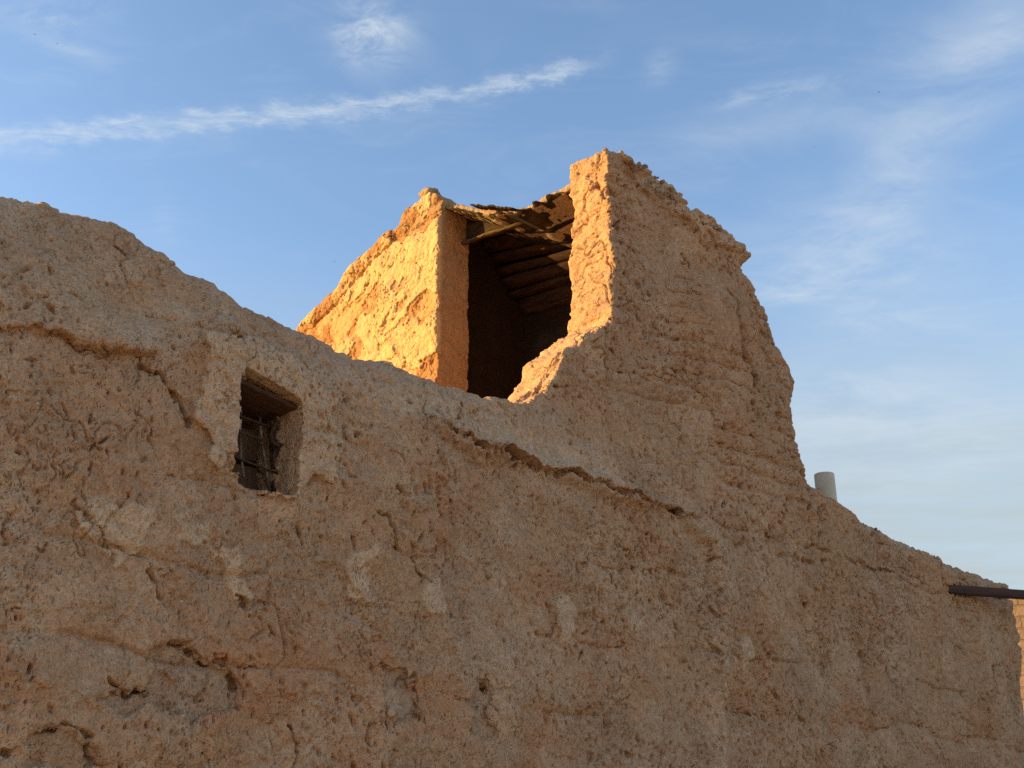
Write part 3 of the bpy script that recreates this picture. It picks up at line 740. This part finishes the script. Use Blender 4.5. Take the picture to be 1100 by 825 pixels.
# flap of dry reed mat curling out under the mud at the front
def mat_flap(name, v0, v1, z0, z1, u_out, drop, seed, m, parent):
    nv, nu = 60, 10
    V = []; r = np.random.RandomState(seed)
    for layer in (0, 1):
        for i in range(nv + 1):
            s = i / nv
            e = u_out * (0.6 + 0.5 * float(vn2(s * 7, seed * 1.3, 5)) + 0.25 * float(vn2(s * 23, seed * 1.7, 6)))
            for j in range(nu + 1):
                t = j / nu
                v = v0 + (v1 - v0) * s; zz = z0 + (z1 - z0) * s
                V.append((U_D + .16 - (e + .16) * t, v, zz - drop * t * t * (1 + .5 * float(vn2(s * 5, 3.3, seed))) + .008 * float(vn2(s * 30, t * 4, seed)) - .012 * layer))
    W = nu + 1; N = (nv + 1) * W; Q = []
    for i in range(nv):
        for j in range(nu):
            a = i * W + j
            Q.append((a, a + 1, a + W + 1, a + W)); Q.append((N + a, N + a + W, N + a + W + 1, N + a + 1))
    for i in range(nv):
        a = i * W; Q.append((a, a + W, N + a + W, N + a)); a += nu; Q.append((a, N + a, N + a + W, a + W))
    for j in range(nu):
        Q.append((j, N + j, N + j + 1, j + 1)); a = nv * W + j; Q.append((a, a + 1, N + a + 1, N + a))
    return make_mesh(name, np.array(V), np.array(Q), m, parent=parent)
def rbot(v): return float(np.interp(v, rv, rz)) - .040
va, vb2 = on_u(604, 220, U_D)[0], on_u(508, 250, U_D)[0]
v0_, z0_ = on_u(552, 222, U_D); v1_, z1_ = on_u(508, 219, U_D)
mf = mat_flap("reed_mat", v0_, v1_, z0_ - .004, z1_ + .000, .04, .010, 3, SHADE_BROWN, roof)
# dark reed matting laid under the mud
V = []; mu = np.linspace(U_D + .05, U_D + jt + .32, 14); mv = np.linspace(.5, jv + .2, 70)
for lay_ in (0, 1):
    for i, u in enumerate(mu):
        for v in mv:
            e = -.05 * float(fb2(np.array(v / .07), np.array(2.0), 5, 3)) if i == 0 else 0
            V.append((u + e, v, rbot(min(max(v, rv[0]), rv[-1])) + slope_c * (u - U_D) - .002 + .006 * float(vn2(v * 40, u * 3, 4)) - .010 * lay_))
Q = []; W = 70; n_ = 14 * 70
for i in range(13):
    for j in range(69):
        a = i * W + j; Q.append((a, a + W, a + W + 1, a + 1)); Q.append((n_ + a, n_ + a + 1, n_ + a + W + 1, n_ + a + W))
for j in range(69): Q.append((j, j + 1, n_ + j + 1, n_ + j))
make_mesh("reed_mat", np.array(V), np.array(Q), SHADE_BROWN, parent=roof)
# poles carrying the roof, across the passage, stepping down with its slope
for i in range(2):
    du = jt + .06 + i * .18
    r_ = .034 + .008 * random.random()
    P = []
    for q in np.linspace(0, 1, 9):
        v = 0.40 + (jv + .30 - .40) * q
        P.append((U_D + du + .012 * math.sin(3 * q + i), v, rbot(min(max(v, rv[0]), rv[-1])) + slope_c * du + r_ * .1 + .006 * math.sin(4 * q + 2 * i)))
    tube("roof_pole", P, r_, WOOD_DARK, roof, n=12, jitter=.03)
# split lintel pole under the mud at the doorway
P = []
for q in np.linspace(-.08, 1.12, 16):
    uu_ = U_D + jt * .8
    xx, yy = 607 + (505 - 607) * q, 222 + (259 - 222) * q
    vv_, zz_ = on_u(xx, yy, uu_)
    P.append((uu_, vv_, zz_ + .006 * math.sin(9 * q)))
ln = tube("lintel_pole", P, [.022 + .006 * math.sin(i * 1.9) for i in range(16)], REED, tower, n=10, jitter=.1, squash=.6)

# board above it, under the mud, with shade put into its dark colour
A_ = []; B_ = []
for q in np.linspace(-.1, 1.12, 40):
    uu_ = U_D + jt * .8 + .03
    vv_, zz_ = on_u(607 + (505 - 607) * q, 222 + (259 - 222) * q, uu_)
    A_.append((uu_, vv_, zz_ - .012 + .012 * float(vn2(q * 14, 1.5, 2)))); B_.append((uu_, vv_, rbot(min(max(vv_, rv[0]), rv[-1])) + slope_c * jt + .05))
V = A_ + B_ + [(u + .035, v, z) for u, v, z in A_] + [(u + .035, v, z) for u, v, z in B_]
Q = []
for i in range(39):
    a = i; b = 40 + i; c = 80 + i; d = 120 + i
    Q += [(a, a + 1, b + 1, b), (c, d, d + 1, c + 1), (a, c, c + 1, a + 1), (b, b + 1, d + 1, d)]
Q += [(0, 40, 120, 80), (39, 119, 159, 79)]
make_mesh("lintel_board", np.array(V), np.array(Q), SHADE_BROWN, smooth=False, parent=tower)

# ceiling boards over the descending passage, laid side to side
r_b = np.random.RandomState(9)
for i in range(13):
    d0 = jt + .16 + i * .074
    A = np.array([U_D + d0, .47, rbot(.6) - .03 - .80 * (d0 - jt - .16) + r_b.normal() * .006]); B = np.array([U_D + d0 + r_b.normal() * .012, jv + .13, rbot(jv) - .03 - .16 * min(1, i / 4) - .80 * (d0 - jt - .16) + r_b.normal() * .006])
    wd_ = np.array([.78, 0, -.62]) * (.052 + .018 * r_b.uniform()); nn_ = np.array([.62, 0, .78]) * .012
    tw_ = np.array([0, 0, .018 * r_b.normal()])
    V = []
    for q in np.linspace(0, 1, 13):
        c = A + (B - A) * q + np.array([0, 0, .008 * math.sin(q * 5 + i)])
        for sa, sb in ((-1, -1), (1, -1), (1, 1), (-1, 1)): V.append(c + wd_ * sa * (1 + .12 * float(vn2(q * 4, i * 2.3 + sa, 3))) + nn_ * sb + tw_ * sa)
    Q = [(0, 1, 2, 3), (51, 50, 49, 48)]
    for k in range(12):
        for e in range(4): Q.append((k * 4 + e, k * 4 + 4 + e, k * 4 + 4 + (e + 1) % 4, k * 4 + (e + 1) % 4))
    make_mesh("ceiling_board", np.array(V), np.array(Q), CEIL, smooth=False, parent=tower)

# passage lining, end wall and descending steps
zf = zx(500, 430) - .75
def sloped_wall(name, u0, u1, v0, v1, ztop, m):
    """an upright slab whose top follows the roof; ztop(u, v)"""
    nu, nv = 24, 24
    V = []; Q = []
    o = box_obj(name, u0, u1, v0, v1, 0.0, 1.0, m, tower, 0, 0, 10)
    for p in o.data.vertices:
        p.co.z *= ztop(p.co.x, p.co.y)
        p.co += Vector((random.uniform(-1, 1), random.uniform(-1, 1), 0)) * .006
    return o
def under(u, v): return float(np.interp(v, rv, rz)) - .040 + slope_c * (u - U_D)
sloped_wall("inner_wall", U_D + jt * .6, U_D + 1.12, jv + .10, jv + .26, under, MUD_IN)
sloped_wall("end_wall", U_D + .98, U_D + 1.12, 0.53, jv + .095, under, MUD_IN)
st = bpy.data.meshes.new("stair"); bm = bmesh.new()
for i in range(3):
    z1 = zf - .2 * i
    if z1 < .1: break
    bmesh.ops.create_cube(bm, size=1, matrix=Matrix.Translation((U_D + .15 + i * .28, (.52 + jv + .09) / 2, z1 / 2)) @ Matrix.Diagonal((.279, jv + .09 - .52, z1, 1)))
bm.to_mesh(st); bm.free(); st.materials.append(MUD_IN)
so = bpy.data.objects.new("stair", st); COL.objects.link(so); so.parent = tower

# lump of mud on the corner of the front wall
lp = lump("loose_clod", (U_D + .09, lv, lz + .0), .075, MUD_ROOF, tower, 4, (1.1, 1.25, .7))

# ------------------------------------------------------------------ window: board and iron bars
def wpt(x, y, v): u, z = on_v(x, y, v); return (u, v, z)
win = bpy.data.objects.new("window", None); COL.objects.link(win); win.parent = mud_wall
bd0 = on_v(236, 458, .33); bd1 = on_v(289, 524, .33)
box_obj("shutter_board", bd0[0] - .02, bd1[0] + .0, .33, .352, bd1[1] - .05, bd0[1] + .02, SHUTTER, win, .004, .0015, 4)
box_obj("shutter_rail", bd0[0] - .02, bd1[0] + .01, .312, .3295, on_v(270, 498, .32)[1] - .012, on_v(270, 498, .32)[1] + .012, WOOD_DARK, win, .003, .001, 3)
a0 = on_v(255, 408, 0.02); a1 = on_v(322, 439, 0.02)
lt = box_obj("soffit_shade_board", a0[0] - .03, a1[0] + .05, .018, .30, -.018, .0, SOFFIT_SHADE, win, .003, .0015, 6)  # dark board added under the window head to darken its soffit
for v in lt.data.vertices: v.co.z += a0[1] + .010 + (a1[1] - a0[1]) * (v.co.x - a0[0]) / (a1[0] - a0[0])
vb = .165
def bar(L, r, m, v=vb): return tube("bar", [wpt(x, y, v) for x, y in L], r, m, win, n=8)
bar([(236, 436), (256, 446), (275, 453), (300, 462)], .0055, IRON)
bar([(236, 455), (256, 463), (278, 471), (304, 481)], .0075, IRON, .15)
bar([(236, 483), (256, 492), (278, 501), (299, 509)], .0055, IRON)
bar([(259, 440), (258, 465), (259, 490), (262, 513)], .0055, ZINC, .18)
bar([(279, 448), (281, 470), (285, 498), (290, 527)], .0062, ZINC, .18)
bar([(288, 450), (291, 480), (293, 505), (294, 528)], .0085, IRON, .19)
# twisted dark rag knotted on the bars
P = [wpt(294 + 3 * math.sin(i * 1.3), 446 + i * 6.2, .145 - .01 * math.sin(i * 2)) for i in range(9)]
rg = tube("rag", P, [.006, .010, .014, .010, .015, .017, .012, .009, .005], IRON, win, n=12, jitter=.25)
P = [wpt(292 + i * 3.2, 473 + i * 1.6 + 2 * math.sin(i), .13) for i in range(5)]
tube("rag", P, [.007, .010, .013, .010, .004], IRON, win, n=10, jitter=.25)

# ------------------------------------------------------------------ pipe on the crest
pu, pz = on_v(888.5, 540, .30); pt = on_v(886.5, 510, .30)[1]
rp = 10.0 / FPX * math.hypot(*(ORG + UD * pu + VD * .3)) * 1.06
pipe = thing("vent_pipe", "short grey cement pipe standing upright on the wall crest beside the stair tower", "pipe", loc=world(pu, .30, pz - .12))
bm = bmesh.new(); prof = [(rp * .78, .05), (rp * .78, pt - pz + .12 - .004), (rp * .84, pt - pz + .12), (rp * .97, pt - pz + .12), (rp, pt - pz + .115), (rp, 0.12), (rp, -.1), (rp * .78, -.1)]
n = 40; rg_ = [[bm.verts.new((r * math.cos(k * 2 * math.pi / n), r * math.sin(k * 2 * math.pi / n), z)) for k in range(n)] for r, z in prof]
for A, B in zip(rg_, rg_[1:] + rg_[:1]):
    for k in range(n): bm.faces.new((A[k], B[k], B[(k + 1) % n], A[(k + 1) % n]))
bmesh.ops.recalc_face_normals(bm, faces=bm.faces)
me = bpy.data.meshes.new("pipe_barrel"); bm.to_mesh(me); bm.free(); me.materials.append(CEMENT)
for p in me.polygons: p.use_smooth = True
me.set_sharp_from_angle(angle=math.radians(40))
o = bpy.data.objects.new("pipe_barrel", me); COL.objects.link(o); o.parent = pipe

# ------------------------------------------------------------------ beam running out of the wall at the right
b0 = np.array(world(*(lambda q: (q[0], -.0, q[1]))(on_v(1029, 634, 0.0))))
yb = math.radians(72.0); bd = np.array([math.sin(yb), math.cos(yb), 0])
hb = 12.0 / FPX * np.linalg.norm(b0) * 1.0
beam = thing("wooden_beam", "dark brown beam jutting out of the wall end towards the right edge", "beam", loc=tuple(b0 - bd * .42), rot=math.atan2(bd[1], bd[0]))
bm = bmesh.new(); bmesh.ops.create_cube(bm, size=1, matrix=Matrix.Translation((1.85, 0, 0)) @ Matrix.Diagonal((3.7, hb * .55, hb * .70, 1)))
bmesh.ops.bevel(bm, geom=bm.edges[:], offset=.008, segments=2, affect='EDGES')
bmesh.ops.subdivide_edges(bm, edges=[e for e in bm.edges if e.calc_length() > 1], cuts=40)
for v in bm.verts: v.co += Vector((0, .004 * float(vn2(v.co.x * 3, 1.5, 3)), .005 * float(vn2(v.co.x * 2.2, 4.5, 4))))
me = bpy.data.meshes.new("beam_timber"); bm.to_mesh(me); bm.free(); me.materials.append(BEAM)
o = bpy.data.objects.new("beam_timber", me); COL.objects.link(o); o.parent = beam

# ------------------------------------------------------------------ lit brick wall beyond the end of the mud wall
m, nb, bs = new_mat("pale_mud_brick")
P = nb.node('ShaderNodeTexCoord').outputs['Object']
br = nb.node('ShaderNodeTexBrick', inp={'Scale': 1.0, 'Mortar Size': .012, 'Brick Width': .34, 'Row Height': .14, 'Color1': (.36, .235, .15, 1), 'Color2': (.29, .19, .12, 1), 'Mortar': (.25, .165, .11, 1), 'Mortar Smooth': .4})
sw = nb.node('ShaderNodeSeparateXYZ'); nb.l.new(P, sw.inputs[0])
cb = nb.node('ShaderNodeCombineXYZ'); nb.l.new(sw.outputs[0], cb.inputs[0]); nb.l.new(sw.outputs[2], cb.inputs[1])
nb.l.new(cb.outputs[0], br.inputs['Vector'])
nz = nb.noise(P, 12, 5, .6)
nb.l.new(nb.mix(nb.ramp(nz, .3, .7, 0, .5), br.outputs['Color'], (.33, .225, .15)), bs.inputs['Base Color'])
hh = nb.math('ADD', nb.math('MULTIPLY', br.outputs['Fac'], -.012), nb.math('MULTIPLY', nz, .015))
bp = nb.node('ShaderNodeBump', inp={'Distance': 1.0}); nb.l.new(hh, bp.inputs['Height']); nb.l.new(bp.outputs[0], bs.inputs['Normal'])
far_d = 15.0
dr = ray(1092, 634); k = far_d / math.hypot(dr[0], dr[1]); pw = np.array([0, 0, CAMZ]) + dr * k
ang = math.radians(-20)      # its face looks back to the left, to the low sun
bw = thing("brick_wall", "sunlit pale mud brick wall beyond the dark end of the long wall, under the beam", "wall", loc=(pw[0], pw[1], 0), rot=ang)
nxs, nzs = 90, 60
V = []; topz_ = pw[2]
for i in range(nxs + 1):
    x = -1.6 + 6.0 * i / nxs
    tz = topz_ + .03 * float(fb2(np.array(x / .5), np.array(2.0), 4, 3)) - .05
    for j in range(nzs + 1):
        z = -0.1 + (tz + .1) * j / nzs
        V.append((x, .02 * float(vn2(x / .4, z / .4, 7)), z))
V = np.array(V); n1 = len(V); V2 = V.copy(); V2[:, 1] = .45; V = np.concatenate([V, V2])
W = nzs + 1; Q = []
for i in range(nxs):
    for j in range(nzs):
        a = i * W + j; Q.append((a, a + W, a + W + 1, a + 1)); Q.append((n1 + a, n1 + a + 1, n1 + a + W + 1, n1 + a + W))
    a = i * W + nzs; Q.append((a, a + W, n1 + a + W, n1 + a)); a = i * W; Q.append((a, n1 + a, n1 + a + W, a + W))
for j in range(nzs):
    Q.append((j, j + 1, n1 + j + 1, n1 + j)); a = nxs * W + j; Q.append((a, n1 + a, n1 + a + 1, a + 1))
make_mesh("brickwork", V, np.array(Q), m, parent=bw)

# ------------------------------------------------------------------ ground
m, nb, bs = new_mat("dusty_ground")
P = nb.node('ShaderNodeTexCoord').outputs['Object']
n1 = nb.noise(P, .35, 5, .6); n2 = nb.noise(P, 9, 5, .65)
c = nb.mix(nb.ramp(n1, .35, .65), (.44, .32, .20), (.50, .375, .245)); c = nb.mix(nb.ramp(n2, .35, .7, .4, 0), c, (.28, .2, .13))
nb.l.new(c, bs.inputs['Base Color'])
bp = nb.node('ShaderNodeBump', inp={'Distance': .03}); nb.l.new(n2, bp.inputs['Height']); nb.l.new(bp.outputs[0], bs.inputs['Normal'])
bm = bmesh.new(); bmesh.ops.create_grid(bm, x_segments=60, y_segments=60, size=700)
me = bpy.data.meshes.new("ground"); bm.to_mesh(me); bm.free(); me.materials.append(m)
g = bpy.data.objects.new("ground", me); COL.objects.link(g); g["kind"] = "structure"; g["label"] = "dusty ground"

# ------------------------------------------------------------------ birds, far up
for i, (x, y, dist_, hd, lab) in enumerate(((944, 99, 75, .4, "tiny dark bird high in the sky right of the stair tower, the higher of two"), (875, 158, 95, 1.2, "tiny dark bird high above the right slope of the stair tower, the lower of two"),
        (37.5, 37, 80, 2.2, "tiny dark bird in the top left corner of the sky, the higher of two"), (61.5, 47, 100, .9, "tiny dark bird in the top left corner of the sky, the lower of two"), (359, 281, 90, 1.7, "tiny dark bird in the blue sky just above the sunlit sloping mud wedge"))):
    d = ray(x, y); d = d / np.linalg.norm(d) * dist_
    bt = thing("bird", lab, "bird", "birds flying high overhead", loc=(d[0], d[1], CAMZ + d[2]), rot=hd)
    bm = bmesh.new()
    prof = [(-.12, .004), (-.10, .014), (-.04, .026), (.02, .028), (.06, .020), (.08, .022), (.10, .014), (.125, .002)]
    rr = [[bm.verts.new((px2, r * math.cos(k * math.pi / 4), r * math.sin(k * math.pi / 4))) for k in range(8)] for px2, r in prof]
    for A, B in zip(rr[:-1], rr[1:]):
        for k in range(8): bm.faces.new((A[k], A[(k + 1) % 8], B[(k + 1) % 8], B[k]))
    for sgn in (-1, 1):
        w = [bm.verts.new(c) for c in ((.045, sgn * .02, .012), (.06, sgn * .10, .035), (.0, sgn * .23, .02), (-.03, sgn * .10, .028), (-.02, sgn * .02, .01))]
        w2 = [bm.verts.new(v.co - Vector((0, 0, .006))) for v in w]
        bm.faces.new(w); bm.faces.new(w2[::-1])
        for k in range(5): bm.faces.new((w[k], w2[k], w2[(k + 1) % 5], w[(k + 1) % 5]))
    bmesh.ops.scale(bm, vec=(.48, .48, .48), verts=bm.verts)
    bmesh.ops.recalc_face_normals(bm, faces=bm.faces)
    me = bpy.data.meshes.new("bird_body"); bm.to_mesh(me); bm.free(); me.materials.append(BIRD)
    o = bpy.data.objects.new("bird_body", me); COL.objects.link(o); o.parent = bt

# ------------------------------------------------------------------ light
SUN_EL = math.radians(13.0)
sun_yaw = YAW - math.pi + math.radians(40.0)                # where the sun stands, clockwise from +Y: low, left, a little behind the wall plane
sd = Vector((math.sin(sun_yaw) * math.cos(SUN_EL), math.cos(sun_yaw) * math.cos(SUN_EL), math.sin(SUN_EL)))
sl_ = bpy.data.lights.new("sun", 'SUN'); sl_.energy = 3.6; sl_.angle = math.radians(.5); sl_.color = (1.0, .655, .21)
so_ = bpy.data.objects.new("sun", sl_); COL.objects.link(so_); so_.location = (-6, -6, 12)
so_.rotation_euler = sd.to_track_quat('Z', 'Y').to_euler()

wld = bpy.data.worlds.new("World"); sc.world = wld; wld.use_nodes = True
nb = NB(wld.node_tree); nb.n.clear()
out = nb.node('ShaderNodeOutputWorld'); bg = nb.node('ShaderNodeBackground', inp={'Strength': .13})
nb.l.new(bg.outputs[0], out.inputs[0])
sky = nb.node('ShaderNodeTexSky', sky_type='NISHITA', sun_disc=False, sun_elevation=SUN_EL, sun_rotation=sun_yaw, altitude=300, air_density=1.0, dust_density=1.3, ozone_density=2.0)
D = nb.node('ShaderNodeTexCoord').outputs['Generated']
sp = nb.node('ShaderNodeSeparateXYZ'); nb.l.new(D, sp.inputs[0])
dz = nb.math('MAXIMUM', sp.outputs[2], .03)
px_, py_ = nb.math('DIVIDE', sp.outputs[0], dz), nb.math('DIVIDE', sp.outputs[1], dz)       # position on a high flat cloud layer
cmb = nb.node('ShaderNodeCombineXYZ'); nb.l.new(px_, cmb.inputs[0]); nb.l.new(py_, cmb.inputs[1]); PL = cmb.outputs[0]
def lay(x, y): d = ray(x, y); return d[0] / d[2], d[1] / d[2]
wn = nb.node('ShaderNodeTexNoise', inp={'Scale': 3.0, 'Detail': 4.0}); nb.l.new(PL, wn.inputs['Vector'])
ws = nb.node('ShaderNodeSeparateColor'); nb.l.new(wn.outputs['Color'], ws.inputs[0])
# contrail: a slightly bent band on the cloud layer
cpts = np.array([lay(x, y) for x, y in [(-40, 158), (0, 151), (120, 140), (240, 128), (370, 116), (480, 103), (560, 87), (640, 68)]])
qc = np.polyfit(cpts[:, 0], cpts[:, 1], 3)
fit = nb.math('ADD', nb.math('MULTIPLY', nb.math('ADD', nb.math('MULTIPLY', nb.math('ADD', nb.math('MULTIPLY', px_, float(qc[0])), float(qc[1])), px_), float(qc[2])), px_), float(qc[3]))
wob = nb.noise(PL, 22, 4, .65)
dd = nb.math('ADD', nb.math('SUBTRACT', py_, fit), nb.math('MULTIPLY', nb.math('SUBTRACT', wob, .5), .09))
pxw = abs(lay(300, 122)[1] - lay(300, 132)[1]) / 10         # layer units per photo pixel
def gauss(d, w): 
    t = nb.math('DIVIDE', d, w); return nb.math('EXPONENT', nb.math('MULTIPLY', nb.math('MULTIPLY', t, t), -1.0))
x0, x1, x2 = lay(-60, 160)[0], lay(520, 95)[0], lay(660, 62)[0]
along = nb.math('MULTIPLY', nb.ramp(px_, lay(590, 82)[0], lay(675, 58)[0], 1, 0), 1.0)
widen = nb.ramp(px_, lay(0, 150)[0], lay(640, 70)[0], 1.25, .75)
strand = nb.noise(nb.mapping(PL, rot=(0, 0, .25), scale=(13, 44, 1)), 1.0, 7, .72, .5)
trail = nb.math('MULTIPLY', nb.math('MULTIPLY', gauss(dd, nb.math('MULTIPLY', widen, 9.5 * pxw)), along), nb.ramp(strand, .26, .74, .08, .66))
# cirrus wisps
def blob(x, y, rx, ry, rot=0.0):
    cx, cy = lay(x, y); sx = abs(lay(x + 20, y)[0] - cx) / 20; sy = abs(lay(x, y + 20)[1] - cy) / 20
    ca, sa = math.cos(rot), math.sin(rot)
    a = nb.math('DIVIDE', nb.math('SUBTRACT', px_, cx), sx); b = nb.math('DIVIDE', nb.math('SUBTRACT', cy, py_), sy)     # in photo-pixel-sized units of the layer
    p = nb.math('DIVIDE', nb.math('ADD', nb.math('MULTIPLY', a, ca), nb.math('MULTIPLY', b, sa)), rx)
    q = nb.math('DIVIDE', nb.math('SUBTRACT', nb.math('MULTIPLY', b, ca), nb.math('MULTIPLY', a, sa)), ry)
    return nb.math('EXPONENT', nb.math('MULTIPLY', nb.math('ADD', nb.math('MULTIPLY', p, p), nb.math('MULTIPLY', q, q)), -1.0))
wv_ = nb.node('ShaderNodeVectorMath', operation='MULTIPLY_ADD'); nb.l.new(wn.outputs['Color'], wv_.inputs[0]); wv_.inputs[1].default_value = (.16, .16, 0); nb.l.new(PL, wv_.inputs[2])
cir = nb.noise(nb.mapping(wv_.outputs[0], rot=(0, 0, .5), scale=(5, 13, 1)), 1.0, 7, .62, .8)
cirf = nb.ramp(nb.noise(nb.mapping(wv_.outputs[0], rot=(0, 0, .9), scale=(9, 13, 1), loc=(3, 1, 0)), 1.0, 9, .68, .5), .34, .76)
cir2 = nb.noise(nb.mapping(wv_.outputs[0], rot=(0, 0, -.7), scale=(3, 7, 1), loc=(5, 2, 0)), 1.0, 7, .62, .8)
wis = nb.ramp(cir, .42, .78); wis2 = nb.ramp(cir2, .38, .8)
cir3 = nb.ramp(nb.noise(nb.mapping(wv_.outputs[0], rot=(0, 0, .35), scale=(2.6, 4.2, 1), loc=(1, 6, 0)), 1.0, 9, .64, .3), .25, .74)
tot = trail
for (x, y, rx, ry, rt, amp, tx) in ((398, 38, 40, 32, .5, .95, cirf), (55, 15, 55, 26, .2, .5, cirf), (70, 48, 40, 12, -.4, .35, wis2), (300, 60, 26, 60, -.5, .22, wis2), (175, 225, 14, 40, -.4, .22, wis2),
                                (835, 100, 60, 11, .15, .6, cirf), (710, 70, 16, 20, 0, .4, cirf), (800, 45, 70, 10, 0, .25, wis2),
                                (990, 150, 55, 130, -.1, .5, cir3), (915, 280, 120, 50, -.2, .62, cir3), (850, 305, 60, 25, -.2, .55, wis2), (960, 340, 100, 18, -.1, .3, wis2), (1085, 25, 50, 14, -.5, .3, wis2), (1040, 50, 110, 40, -.2, .35, wis2),
                                (905, 430, 90, 40, 0, .5, cir3), (1000, 480, 130, 50, 0, .5, cir3), (860, 130, 140, 25, .2, .3, cir3), (1040, 90, 90, 60, .2, .22, cir3)):
    tot = nb.math('ADD', tot, nb.math('MULTIPLY', nb.math('MULTIPLY', blob(x, y, rx, ry, rt), tx), amp))
veil = nb.math('MULTIPLY', nb.ramp(sp.outputs[2], .50, .24, 0, .97), nb.ramp(nb.noise(nb.mapping(PL, scale=(1.2, 3, 1)), 1.0, 5, .6), .2, .8, .75, 1.0))
thin = nb.math('MULTIPLY', nb.ramp(cir2, .45, .85), .12)
tot = nb.math('ADD', tot, thin, clamp=True)
CLOUD = (2.2, 2.42, 2.6)
VEIL = (1.55, 1.78, 1.86)
skc = nb.mix(veil, sky.outputs[0], VEIL)
nb.l.new(nb.mix(tot, skc, CLOUD), bg.inputs['Color'])

sc.view_settings.view_transform = 'Standard'; sc.view_settings.look = 'None'
sc.view_settings.exposure = 1.35; sc.view_settings.gamma = 1.0; sc.view_settings.use_curve_mapping = False
sc.cycles.use_denoising = False
sc.cycles.max_bounces = 6
